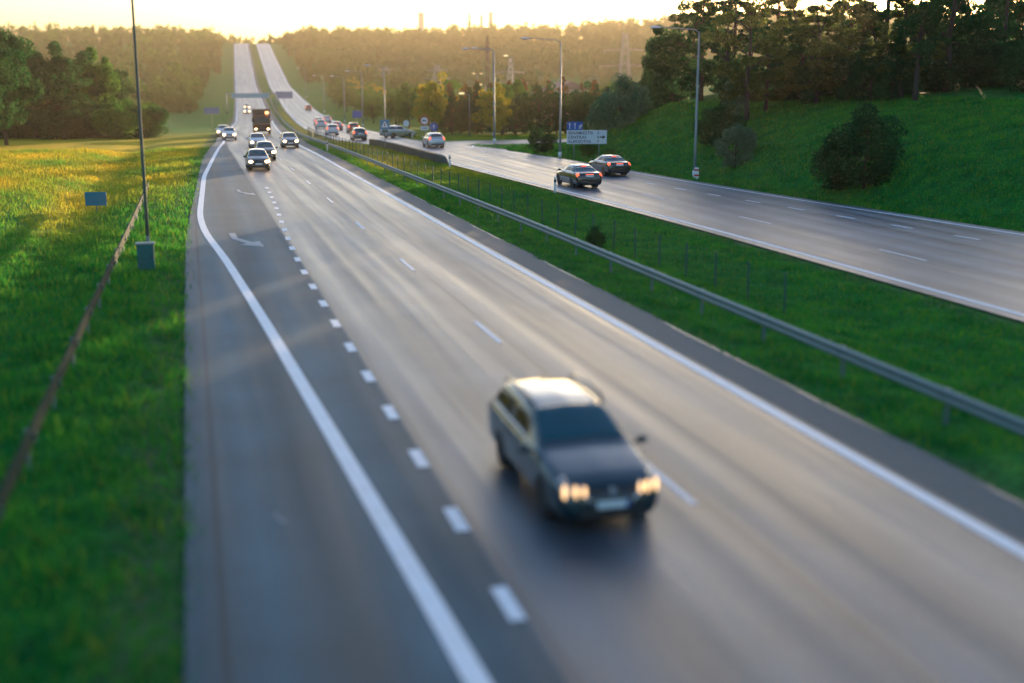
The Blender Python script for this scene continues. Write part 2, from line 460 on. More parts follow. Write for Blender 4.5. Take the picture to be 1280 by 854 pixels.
# ------------------------------------------------------------------ ground
def yellow(s, t):
    """where the grass is tinted yellow"""
    yel = sstep(48, 72, s + np.clip(-t - 8, 0, 40) * .35) * sstep(-3.0, -6, t) * (1 - sstep(150, 190, s))
    yel = yel * (1 - .85 * np.exp(-((t + 9.0 + (s - 60) * .02) / 1.6) ** 2) * sstep(50, 60, s))
    bl, br = bL(s), bR(s)
    yel = np.maximum(yel, .8 * sstep(70, 96, s) * sstep(13, 15, t) * sstep(.5, -.5, t - bl) * (1 - sstep(300, 400, s)))
    yel = np.maximum(yel, .4 * (s > 140) * sstep(0, 3, t - br) * (1 - sstep(300, 500, s)))
    return np.maximum(yel, .8 * sstep(60, 90, s) * sstep(0, -1.5, t - paveL(s)) * (1 - sstep(150, 220, s)))
def build_ground():
    sl = list(np.arange(-60, 0, 6.)) + list(np.arange(0, 150, 1.5)) + list(np.arange(150, 320, 4.)) + list(np.arange(320, 900, 10.)) + list(np.arange(900, 1301, 40.))
    tl = list(-np.geomspace(800, 14, 46)) + list(np.arange(-13, 62, .75)) + list(np.geomspace(62.5, 900, 60))
    S, T = np.meshgrid(sl, tl, indexing='ij')
    Z = hz(S, T)
    far = sstep(20, 200, np.abs(T - 15))
    Z = Z + RNG.normal(0, .02, Z.shape) * (np.abs(T - 12) > 26) * sstep(300, 100, S)
    X, Y = W(S, T)
    nt = len(tl)
    idx = np.arange(S.size).reshape(S.shape)
    f = np.stack([idx[:-1, :-1], idx[:-1, 1:], idx[1:, 1:], idx[1:, :-1]], -1).reshape(-1, 4)
    me = arr_mesh("ground", np.stack([X, Y, Z], -1), f)
    me.polygons.foreach_set("use_smooth", [True] * len(me.polygons))
    s, t = S.ravel(), T.ravel()
    bl, br = bL(s), bR(s)
    yel = yellow(s, t)
    a = me.attributes.new("yellow", 'FLOAT', 'POINT'); a.data.foreach_set("value", yel.astype(np.float32))
    soil = .9 * np.exp(-((t - 12.5) / .5) ** 2) * (s < 400) + .8 * np.exp(-((t - paveL(s) + .35) / .55) ** 2) * (s < 300)
    soil = soil + .45 * np.exp(-((t - 14.2) / .9) ** 2) * sstep(20, 60, s) + .7 * np.exp(-((t - bl + .6) / .4) ** 2) + .5 * np.exp(-((t - br - .9) / .35) ** 2)
    soil = soil + 1.2 * np.exp(-((t - bl + 1.2) / 1.2) ** 2 - ((s - 95) / 2.5) ** 2)
    a = me.attributes.new("soil", 'FLOAT', 'POINT'); a.data.foreach_set("value", np.clip(soil, 0, 1.3).astype(np.float32))
    tag(link("ground", me, M_GRASS), kind='structure')
build_ground()

# ------------------------------------------------------------------ roads and markings
S_ALL = np.array(list(np.arange(-40, 160, 1.)) + list(np.arange(160, 1000, 3.)))
def ribbon_mesh(name, s, tl, tr, dz, ncol=1, u0=0, uw=3.85):
    s = np.asarray(s, float)
    L = np.broadcast_to(tl, s.shape); Rr = np.broadcast_to(tr, s.shape)
    cols = np.linspace(0, 1, ncol + 1)
    T = L[:, None] * (1 - cols) + Rr[:, None] * cols
    Sg = np.repeat(s[:, None], ncol + 1, 1)
    X, Y = W(Sg, T); Z = prof(Sg) + dz
    idx = np.arange(T.size).reshape(T.shape)
    f = np.stack([idx[:-1, :-1], idx[:-1, 1:], idx[1:, 1:], idx[1:, :-1]], -1).reshape(-1, 4)
    uv = np.stack([(T - u0) / uw, Sg / 10], -1).reshape(-1, 2)
    return arr_mesh(name, np.stack([X, Y, Z], -1), f, uv)
def struct(name, me, m): return tag(link(name, me, m), kind='structure')
S_IN = S_ALL
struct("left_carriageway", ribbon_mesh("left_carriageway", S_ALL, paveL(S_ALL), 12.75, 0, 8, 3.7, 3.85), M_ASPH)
struct("right_carriageway", ribbon_mesh("right_carriageway", S_ALL, bL(S_ALL) - .5, bR(S_ALL) + .75, 0, 6, 22.2, 3.4), M_ASPHB)
# worn shoulder strip beside the guardrail with a ragged edge
rg = 12.70 + .10 * np.interp(S_ALL, np.arange(-40, 1001, 2.), RNG.normal(0, 1, 521)).clip(-1, 1)
struct("shoulder", ribbon_mesh("shoulder", S_ALL, 11.62, rg, .004, 1), M_SHOULDER)
struct("edge_line", ribbon_mesh("edge_line", S_ALL, 11.21, 11.48, .009), M_PAINT)
struct("edge_line", ribbon_mesh("edge_line", S_ALL, aL(S_ALL) - .15, aL(S_ALL) + .15, .009), M_PAINT)
sB = S_ALL
struct("edge_line", ribbon_mesh("edge_line", sB, bL(sB) - .0, bL(sB) + .24, .009), M_PAINT)
sB1 = S_ALL[S_ALL < 124]
struct("edge_line", ribbon_mesh("edge_line", sB1, bR(sB1) - .12, bR(sB1) + .12, .009), M_PAINT)
sB2 = S_ALL[S_ALL > 144]
struct("edge_line", ribbon_mesh("edge_line", sB2, bR(sB2) - .12, bR(sB2) + .12, .009), M_PAINT)
def dashes(name, s0, s1, period, length, tf, wd, dz=.009):
    vs, fs, uv = [], [], []
    s = s0
    while s < s1:
        for a in (s, s + length):
            t = tf(a); half = wd / 2
            for q in (t - half, t + half):
                x, y = W(a, q); vs.append((float(x), float(y), float(prof(a)) + dz)); uv.append((q, a))
        k = len(vs) - 4; fs.append((k, k + 1, k + 3, k + 2)); s += period
    struct(name, arr_mesh(name, vs, fs, uv), M_PAINT)
dashes("lane_dashes", 4.3, 800, 12.55, 2.9, lambda s: 7.56, .13)
dashes("lane_dots", 4.0, 78, 3.17, 1.05, lambda s: 3.7 + .9 * float(sstep(40, 80, s)), .22)
dashes("far_lane_dashes", 2, 800, 12.4, 3.2, lambda s: float(bL(s) + (3.75 if s < 140 else 4.0)), .13)
dashes("exit_lane_dots", 2, 118, 4.2, 1.5, lambda s: float(bR(s) - 3.0 + .8 * sstep(90, 118, s)), .2)
# merge arrows on the entry lane
def arrow(s, t, k=1.0):
    pts = [(-.12, 1.6), (.16, 1.6), (.2, .2), (.75, -1.0), (1.05, -.8), (1.15, -2.2), (.2, -1.5), (.5, -1.25), (-.05, 0)]
    x0, y0 = W(s, t)
    vs = []
    for a, b in pts:
        x, y = W(s + b * 1.3 * k, t + a * k); vs.append((float(x), float(y), float(prof(s + b)) + .009))
    me = bpy.data.meshes.new("merge_arrow"); me.from_pydata(vs, [], [(0, 1, 2, 8), (8, 2, 3, 7), (7, 3, 4), (7, 4, 5, 6)]); me.update()
    struct("merge_arrow", me, mat("worn_road_paint", (.36, .37, .38), .6, noise=.5, nscale=3))
arrow(52.5, 1.6); arrow(75, 2.75, .8)
arrow(18, 1.0, .1)

# side road leaving on the right behind the grassy island
def strip_path(name, pts, wd, m, dz=0, wds=None):
    pts = [np.array(W(*p)) for p in pts]
    dense = []
    n = len(pts)
    for i in range(n - 1):
        p0, p1, p2, p3 = pts[max(i - 1, 0)], pts[i], pts[i + 1], pts[min(i + 2, n - 1)]
        for k in range(8):
            u = k / 8
            dense.append(.5 * ((2 * p1) + (-p0 + p2) * u + (2 * p0 - 5 * p1 + 4 * p2 - p3) * u * u + (-p0 + 3 * p1 - 3 * p2 + p3) * u ** 3))
    dense.append(pts[-1]); dense = np.array(dense)
    d = np.gradient(dense, axis=0); d /= np.linalg.norm(d, axis=1)[:, None]
    nn = np.stack([d[:, 1], -d[:, 0]], 1)
    ww = np.interp(np.linspace(0, 1, len(dense)), np.linspace(0, 1, len(wds)), wds) if wds else np.full(len(dense), wd)
    vs, uv = [], []
    for p, q, h_ in zip(dense, nn, ww):
        for sg in (-.5, .5):
            x, y = p + q * sg * h_
            s, t = ST(x, y)
            vs.append((x, y, float(prof(s)) + dz)); uv.append((sg * 2, s / 10))
    k = np.arange(len(dense) - 1) * 2
    f = np.stack([k, k + 1, k + 3, k + 2], 1)
    return struct(name, arr_mesh(name, vs, f, uv), m)
RAMP = [(112, 26.5), (122, 27.5), (130, 31), (134.5, 38), (136, 48), (135, 62), (130, 85)]
strip_path("side_road", RAMP, 9, M_ASPHB, -.012, [6, 9, 14, 9.5, 8, 8, 8])
strip_path("side_road_line", [(122, 28.4), (125.8, 29.6), (128.8, 32.6), (130.2, 38), (131.6, 48), (130.8, 62)], .25, M_PAINT, .011)
strip_path("side_road_line", [(141, 25.6), (139.6, 30), (139.0, 38), (139.6, 48), (138.6, 62)], .2, M_PAINT, .011)

# ------------------------------------------------------------------ guardrails, fence, wall
def w_rail(mb, ss, tf, zc=.56):
    prof_ = [(0, -.155), (.04, -.12), (.075, -.09), (.04, -.04), (0, 0), (.04, .04), (.075, .09), (.04, .12), (0, .155)]
    vs, fs = [], []
    for s in ss:
        t = float(tf(s))
        for a, b in prof_:
            x, y = W(s, t - a); vs.append((float(x), float(y), float(prof(s)) + zc + b))
        for a, b in reversed(prof_):
            x, y = W(s, t - a + .012); vs.append((float(x), float(y), float(prof(s)) + zc + b))
    n = 18
    for i in range(len(ss) - 1):
        for k in range(n):
            j = (k + 1) % n
            fs.append((i * n + k, i * n + j, (i + 1) * n + j, (i + 1) * n + k))
    fs.append(tuple(range(n))); fs.append(tuple(range((len(ss) - 1) * n, len(ss) * n)))
    mb.add(vs, fs)
def guardrail(label, ss, tf, posts, side=1):
    x, y, z = pt(ss[0], float(tf(ss[0])))
    g = thing("guardrail", label, "guardrail", (x, y, z))
    mb = MB(); w_rail(mb, ss, tf)
    mb.v = [(a - x, b - y, c - z) for a, b, c in mb.v]
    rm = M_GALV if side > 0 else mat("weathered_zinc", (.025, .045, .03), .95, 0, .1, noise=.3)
    mb.build("rail", rm, g, True)
    p = MB().box((0, 0, .36), (.06, .11, .78)); me = p.mesh("post")
    b = MB().box((0, 0, .62), (.14, .09, .2)); meb = b.mesh("spacer")
    for s in posts:
        px, py, pz = pt(s, float(tf(s)) + .12 * side)
        o = link("post", me, M_GALV, g, (px - x, py - y, pz - z), heading(s))
        link("spacer", meb, M_GALV, o, (-.09 * side, 0, 0))
    return g
tg = smooth_interp([-60, 50, 87, 143, 200, 400, 1600], [14.25, 14.25, 13.7, 12.9, 13.2, 14, 14], 10)
guardrail("long grey steel guardrail running down the grassy median beside the near carriageway", list(np.arange(-6, 150, 2.)) + list(np.arange(150, 420, 5.)), tg, list(np.arange(-4, 196, 4.)) + list(np.arange(196, 420, 8.)))
tgl = smooth_interp([-60, 20, 48, 60, 75, 1600], [-3.2, -3.0, -2.7, -2.6, -2.5, -2.5], 6)
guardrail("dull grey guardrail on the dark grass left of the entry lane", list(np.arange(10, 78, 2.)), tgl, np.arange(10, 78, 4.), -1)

def median_fence():
    tf = lambda s: float(np.interp(s, [28, 55, 90, 130, 170], [17.2, 16.4, 15.3, 14.7, 14.6]))
    x, y, z = pt(30, tf(30))
    g = thing("wire_fence", "low dark green wire fence on thin posts in the median grass", "fence", (x, y, z))
    me = MB().tube([(0, 0, -.2), (0, 0, 1.25)], .035, 6).mesh("post")
    for s in np.arange(32, 168, 2.35):
        px, py, pz = pt(s, tf(s))
        o = link("post", me, M_DKGREEN, g, (px - x, py - y, pz - z)); o.rotation_euler = (R(random.uniform(-2, 2)), R(random.uniform(-2, 2)), 0)
    mb = MB()
    ss = np.arange(32, 168, 2.35)
    for hgt in np.arange(.12, 1.2, .15):
        pts = []
        for s in ss:
            px, py, pz = pt(s, tf(s)); pts.append((px - x, py - y, pz - z + hgt))
        mb.tube(pts, .0045, 3)
    for s in np.arange(32, 166, .3):
        px, py, pz = pt(s, tf(s)); px, py, pz = px - x, py - y, pz - z
        mb.box((px, py, pz + .65), (.005, .005, 1.05))
    mb.build("wire_mesh", M_DKGREEN, g)
median_fence()

def parapet():
    ss = np.arange(96, 131, 1.)
    x, y, z = pt(96, float(bL(96)))
    vs, fs = [], []
    for s in ss:
        t = float(bL(s)) - .75
        hgt = 0.62 * float(sstep(95.5, 97.5, s))
        for dt, zz in ((-.18, -.4), (-.18, hgt), (.16, hgt + .02), (.16, -.3)):
            a, b = W(s, t + dt); vs.append((float(a) - x, float(b) - y, float(prof(s)) + zz - z))
    for i in range(len(ss) - 1):
        for k in range(4):
            j = (k + 1) % 4
            fs.append((i * 4 + k, i * 4 + j, i * 4 + 4 + j, i * 4 + 4 + k))
    fs += [(0, 1, 2, 3), tuple(len(vs) - 4 + q for q in (3, 2, 1, 0))]
    mb = MB(); mb.add(vs, fs)
    tag(mb.build("parapet_wall", M_CONC, None, False, (x, y, z)), "low dark concrete wall along the median side of the far carriageway", "wall")
parapet()

# ------------------------------------------------------------------ lamps, poles, signs
def street_lamp(px, Y, label, arm=2.9, ht=10., direction=None, head=(.75, .75, .72), two=False, st=None):
    x, y, z = at(px, Y) if st is None else pt(*st)
    g = thing("street_lamp", label, "street lamp", (x, y, z), heading(100) if direction is None else direction, "tall lamp posts beside the carriageways")
    MB().tube([(0, 0, 0), (0, 0, 2), (0, 0, ht)], [.12, .10, .06] if st != (48, -1.75) else [.08, .07, .045], 10).build("pole", M_POLE if st != (48, -1.75) else mat('dark_green_pole', (.05, .09, .07), .7, .2), g, True)
    MB().tube([(0, 0, .05), (0, 0, .55)], .16, 10).build("base_band", M_WHITE, g, True)
    MB().box((0, -.14, .75), (.14, .03, .3)).build("service_door", M_POLE, g)
    sides = (-1, 1) if two else (-1,)
    for sg in sides:
        MB().tube([(0, 0, ht - .1), (sg * .3, 0, ht + .12), (sg * arm, 0, ht + .28)], [.05, .045, .035], 8).build("arm", M_POLE, g, True)
        hd = MB().ball((sg * (arm + .3), 0, ht + .26), (.42, .16, .1), 6).build("lamp_head", M_WHITE, g, True)
        MB().ball((sg * (arm + .3), 0, ht + .19), (.28, .12, .07), 6).build("lens", M_LENS, hd, True)
    return g
street_lamp(868, 84.3, "grey street lamp at the foot of the embankment with a red and white marker")
street_lamp(700, 106.4, "grey street lamp just left of the white direction sign")
street_lamp(618, 134.5, "grey street lamp on the grass island where the side road leaves")
street_lamp(617, 158, "farther grey street lamp rising behind the grass island lamp", 2.2, 11)
street_lamp(0, 0, "blurred grey street lamp in the dark grass left of the entry lane", st=(48, -1.75))
for k, (s, lb) in enumerate([(180, "thin street lamp in front of the yellow green roadside trees"), (215, "next thin street lamp up the road beyond the yellow green trees"), (262, "distant street lamp beside the road near the first dip"), (330, "distant street lamp beside the road on its climb"), (420, "far street lamp beside the uphill stretch of road")]):
    street_lamp(0, 0, lb, 2.2, 9.5, st=(s, float(bR(s)) + 2.2))
# small yellow headed lamps near the side road
def small_lamp(px, Y, top_y, label, two=False, glow=(1, .72, .25)):
    x, y, z = at(px, Y)
    ztop = H - (top_y - YH) / F * Y * 1.0
    ht = max(2.5, ztop - z)
    g = thing("lamp_post", label, "lamp post", (x, y, z), 0, "slim lamp posts beyond the side road")
    MB().tube([(0, 0, 0), (0, 0, ht)], [.09, .05], 8).build("pole", M_GALV, g, True)
    for sg in ((-1, 1) if two else (-1,)):
        MB().tube([(0, 0, ht - .1), (sg * .9, 0, ht + .1)], .035, 6).build("arm", M_GALV, g, True)
        MB().ball((sg * 1.0, 0, ht + .1), (.42, .2, .14), 5).build("lamp_head", mat("lit_lamp_head", (.8, .6, .3), .4, emit=glow, estr=.35), g, True)
small_lamp(587, 157, 117, "slim lamp post with a yellow head at the back of the side road")
small_lamp(607, 230, 106, "slim lamp post with a pale yellow head behind the dark tree row")
small_lamp(597, 330, 93, "twin headed lamp post far off in the valley left of the mast", True)
small_lamp(640, 200, 72, "pale tall lamp post rising behind the dark tree row", False)

def text_mesh(txt, size, spacing=1.0):
    cu = bpy.data.curves.new("lettering", 'FONT'); cu.body = txt; cu.size = size; cu.extrude = .004; cu.offset = size * .012
    cu.space_character = spacing
    o = bpy.data.objects.new("tmp", cu); C.objects.link(o)
    dg = bpy.context.evaluated_depsgraph_get()
    me = bpy.data.meshes.new_from_object(o.evaluated_get(dg))
    bpy.data.objects.remove(o); me.name = "lettering"
    return me
def letters(name, txt, size, x, z, parent, m, y=-.03, spacing=1.0):
    me = text_mesh(txt, size, spacing)
    o = link(name, me, None, parent); me.materials.clear(); me.materials.append(m)
    o.location = (x, y, z); o.rotation_euler = (math.pi / 2, 0, 0)
    return o
def panel(name, x0, x1, z0, z1, m, parent, y=0, th=.04):
    return MB().box(((x0 + x1) / 2, y, (z0 + z1) / 2), (x1 - x0, th, z1 - z0), 0, .008).build(name, m, parent)

def direction_sign():
    x, y, z = at(733, 102.5)
    rz = R(2)
    g = thing("direction_sign", "white direction sign with three place names under a blue lane panel", "road sign", (x, y, z), rz)
    k = 102.5 * .977 / F                       # metres in one photo pixel here
    zof = lambda py: H - (py - YH) * k * 1.01 - z
    xl, xr, zt, zb = -25.3 * k, 25.5 * k, zof(161.3), zof(178.3)
    panel("white_panel", xl, xr, zb, zt, M_SIGNW, g)
    panel("blue_panel", xl + .02, xl + 20 * k, zt + .01, zof(150.8), M_SIGNB, g)
    hgt = zt - zb
    rows = [("SENAMIESTIS", "3"), ("CENTRAS", "4"), ("ALEKSOTAS", "7")]
    for i, (a, b) in enumerate(rows):
        zz = zt - hgt * (.30 + i * .31)
        letters("place_name", a, hgt * .30, xl + .1, zz, g, M_SIGNBL, spacing=1.08)
        letters("distance", b, hgt * .30, xl + (xr - xl) * .755, zz, g, M_SIGNBL)
    ax = xl + (xr - xl) * .82; az = (zt + zb) / 2
    MB().poly([(ax, az - .05), (ax + .25, az - .05), (ax + .25, az - .17), (ax + .5, az), (ax + .25, az + .17), (ax + .25, az + .05), (ax, az + .05)], -.032, -.024).build("arrow", M_SIGNBL, g)
    # blue panel: two straight lanes and one turning right
    bz0, bz1 = zt + .1, zof(150.8) - .08
    bx = xl + .02
    for q in (3.3, 10.0):
        cx = bx + q * k
        MB().poly([(cx - .03, bz0), (cx + .03, bz0), (cx + .03, bz1 - .16), (cx + .1, bz1 - .16), (cx, bz1), (cx - .1, bz1 - .16), (cx - .03, bz1 - .16)], -.032, -.024).build("lane_arrow", M_SIGNW, g)
    cx = bx + 15.5 * k
    MB().poly([(cx - .03, bz0), (cx + .03, bz0), (cx + .03, bz0 + .28), (cx + .08, bz1 - .2), (cx + .14, bz1 - .2), (cx + .14, bz1 - .08), (cx + .28, bz1 - .22), (cx + .14, bz1 - .34), (cx + .14, bz1 - .26), (cx + .06, bz1 - .26), (cx - .03, bz0 + .3)][::-1], -.032, -.024).build("lane_arrow", M_SIGNW, g)
    for q in (-.62, .62):
        MB().tube([(q * xr, .06, -.1), (q * xr, .06, zt - .1 if q > 0 else zof(152))], .045, 8).build("post", M_POLE, g, True)
direction_sign()

def post_sign(px, Y, label, ht, shape, w_=.9, h_=.9, m=M_SIGNB, extra=None, st=None, name="road_sign"):
    x, y, z = at(px, Y) if st is None else pt(*st)
    g = thing(name, label, "road sign", (x, y, z), R(6))
    MB().tube([(0, .05, -.1), (0, .05, ht)], .035, 8).build("post", M_POLE, g, True)
    if shape == 'round':
        pts = [(w_ / 2 * math.cos(2 * math.pi * k / 24), ht - w_ / 2 + w_ / 2 * math.sin(2 * math.pi * k / 24)) for k in range(24)]
        MB().poly(pts, -.02, .01).build("disc", m, g)
    else:
        panel("panel", -w_ / 2, w_ / 2, ht - h_, ht, m, g)
    if extra: extra(g, ht)
    return g
def circ(cx, cz, r, n=24): return [(cx + r * math.cos(2 * math.pi * k / n), cz + r * math.sin(2 * math.pi * k / n)) for k in range(n)]
def ban(g, ht):
    MB().poly(circ(0, ht - .5, .38), -.026, -.021).build("white_field", M_SIGNW, g)
    MB().box((-.1, -.03, ht - .5), (.22, .01, .18)).build("truck_symbol", M_SIGNBL, g)
    MB().box((.12, -.03, ht - .53), (.16, .01, .12)).build("truck_symbol", M_SIGNBL, g)
    panel("plate", -.42, .42, ht - 1.55, ht - 1.1, M_SIGNW, g)
    for q in (-.2, 0, .2): MB().box((q, -.026, ht - 1.32), (.09, .01, .2)).build("plate_mark", M_SIGNBL, g)
post_sign(531, 134, "round red rimmed sign with white plate behind the silver hatchback", 3.05, 'round', 1.0, m=M_RED, extra=ban)
def keepright(g, ht):
    MB().poly([(-.05, ht - .7), (.05, ht - .7), (.05, ht - .4), (.16, ht - .4), (0, ht - .18), (-.16, ht - .4), (-.05, ht - .4)], -.03, -.021).build("arrow", M_SIGNW, g)
post_sign(542.5, 136, "round blue sign with a white arrow above the silver hatchback", 2.3, 'round', .95, m=M_SIGNB, extra=keepright)
post_sign(508, 150, "small plain white round sign in front of the yellow green trees", 2.3, 'round', .75, m=M_SIGNW)
def ped(g, ht):
    MB().poly([(-.36, ht - .75), (.36, ht - .75), (0, ht - .1)], -.03, -.021).build("white_field", M_SIGNW, g)
    MB().tube([(0, -.034, ht - .65), (0, -.034, ht - .35)], .05, 6).build("figure_symbol", M_SIGNBL, g)
    panel("lower_plate", -.3, .3, ht - 1.25, ht - .95, M_DKGREEN, g)
post_sign(497, 124, "square blue sign with white triangle on a post by the median wall", 3.0, 'square', .95, .9, mat("sign_pale_blue", (.06, .22, .34), .5), ped, st=(121, 19.1))
post_sign(447, 178, "small blue sign on the right verge behind the line of cars", 3.2, 'square', 1.3, 1.0, M_SIGNB)
def bluelines(g, ht):
    for q in (.25, .55, .85): MB().box((0, -.026, ht - q * 1.6), (2.2, .01, .14)).build("lettering_bar", M_SIGNW, g)
post_sign(356, 330, "wide pale blue panel sign beside the far uphill lanes", 5.5, 'square', 4.6, 1.9, mat("sign_faded_blue", (.16, .22, .36), .5))
post_sign(266, 200, "blurred grey blue sign on the left verge before the woods", 3.6, 'square', 2.4, 1.0, mat("sign_faded_blue", (.10, .16, .34), .5))
post_sign(121, 66, "blurred blue sign standing in the yellow field on the left", 1.15, 'square', 1.15, .75, mat("sign_teal_blue", (.01, .16, .26), .5))
# small cabinet at the foot of the left lamp
xx, yy, zz = pt(45.0, -1.75)
g = thing("utility_cabinet", "small teal grey cabinet at the foot of the left lamp post", "cabinet", (xx, yy, zz), heading(45))
MB().box((0, 0, .45), (.6, .35, 1.0), 0, .02).build("housing", mat("teal_paint", (.03, .13, .12), .5, noise=.2), g)
MB().box((0, 0, .98), (.68, .42, .06), 0, .01).build("lid", M_POLE, g)
MB().box((.18, -.185, .5), (.03, .02, .14)).build("handle", M_BLACK, g)

def gantry():
    s = 322
    x, y, z = pt(s, 7.4)
    g = thing("sign_gantry", "teal blue overhead panel spanning the near carriageway in the dip", "gantry", (x, y, z), heading(s))
    for q in (-6.2, 6.4):
        MB().tube([(q, 0, -.4), (q, 0, 5.4)], .16, 8).build("post", M_POLE, g, True)
    MB().box((0, 0, 5.2), (12.8, .3, .35)).build("beam", M_POLE, g)
    MB().box((-.2, -.25, 4.75), (9.6, .1, 1.2), 0, .02).build("panel", mat("sign_teal", (.14, .36, .46), .5), g)
gantry()

def delineator(s, t, label):
    x, y, z = pt(s, t)
    g = thing("marker_post", label, "marker post", (x, y, z), heading(s) + R(5), "white roadside marker posts")
    MB().poly([(-.06, -.1), (.06, -.1), (.06, .95), (-.06, 1.05)], -.05, .05).build("post", M_WHITE, g)
    MB().box((0, 0, .8), (.128, .108, .16)).build("black_band", M_BLACK, g)
delineator(69.5, 21.3, "white marker post in the grass beside the nearer black sedan")
delineator(93.5, 19.9, "white marker post on bare soil at the near end of the median wall")
delineator(118, 12.95, "white marker post far along the near carriageway's edge")
delineator(150, 26.6, "white marker post on the far verge behind the parked silver car")
delineator(44, 36.9, "white marker post on the right verge nearest the camera")
x, y, z = at(870.5, 83.3)
g = thing("marker_box", "red and white marker box at the foot of the embankment lamp", "marker", (x, y, z), R(-5))
MB().box((0, 0, .4), (.3, .2, .85), 0, .02).build("housing", M_WHITE, g)
for q in (.3, .66): MB().box((0, 0, q), (.308, .208, .12)).build("red_band", M_RED, g)

# ------------------------------------------------------------------ cars
WAGON = [(2.33, .34, .60, .44, .52, .50), (2.30, .24, .74, .58, .62, .63), (2.18, .20, .83, .70, .72, .76), (1.92, .20, .885, .78, .76, .86),
         (1.5, .2, .9, .86, .78, .94), (1.12, .2, .905, .92, .79, 1.0), (.98, .2, .905, .935, .77, 1.04), (.25, .2, .905, .97, .68, 1.42), (.05, .2, .905, .975, .67, 1.48),
         (-.5, .2, .905, .985, .67, 1.525), (-1.3, .2, .9, 1.0, .665, 1.515), (-1.85, .2, .89, 1.02, .65, 1.46), (-1.98, .2, .885, 1.02, .65, 1.41), (-2.22, .22, .87, .98, .68, 1.06),
         (-2.30, .24, .84, .80, .70, .86), (-2.33, .32, .74, .58, .60, .64)]
SEDAN = [(2.36, .34, .60, .44, .52, .50), (2.33, .24, .74, .58, .62, .62), (2.2, .2, .83, .68, .72, .73), (1.9, .2, .88, .76, .76, .83), (1.4, .2, .9, .85, .78, .93),
         (1.0, .2, .9, .90, .79, .98), (.88, .2, .9, .92, .77, 1.0), (.15, .2, .9, .95, .62, 1.37), (-.05, .2, .9, .95, .60, 1.41), (-.6, .2, .9, .96, .59, 1.425), (-1.0, .2, .9, .97, .585, 1.39),
         (-1.12, .2, .9, .97, .59, 1.36), (-1.72, .2, .89, .99, .72, 1.05), (-1.85, .2, .885, .98, .74, 1.02), (-2.28, .22, .86, .93, .74, .98), (-2.36, .26, .82, .80, .72, .84), (-2.39, .34, .72, .56, .58, .60)]
HATCH = [(2.05, .34, .60, .44, .52, .50), (2.02, .24, .74, .58, .62, .63), (1.92, .20, .80, .70, .70, .76), (1.72, .20, .85, .78, .73, .86),
         (1.4, .2, .86, .86, .75, .95), (1.12, .2, .87, .92, .76, 1.0), (1.0, .2, .87, .935, .74, 1.04), (.35, .2, .87, .97, .63, 1.42), (.15, .2, .87, .975, .62, 1.48),
         (-.4, .2, .87, .985, .61, 1.52), (-1.2, .2, .86, 1.0, .60, 1.50), (-1.6, .2, .86, 1.02, .58, 1.45), (-1.7, .2, .855, 1.02, .58, 1.40), (-1.9, .22, .84, .98, .66, 1.06),
         (-1.98, .24, .80, .80, .68, .86), (-2.01, .32, .72, .58, .60, .64)]
NV_ = 8
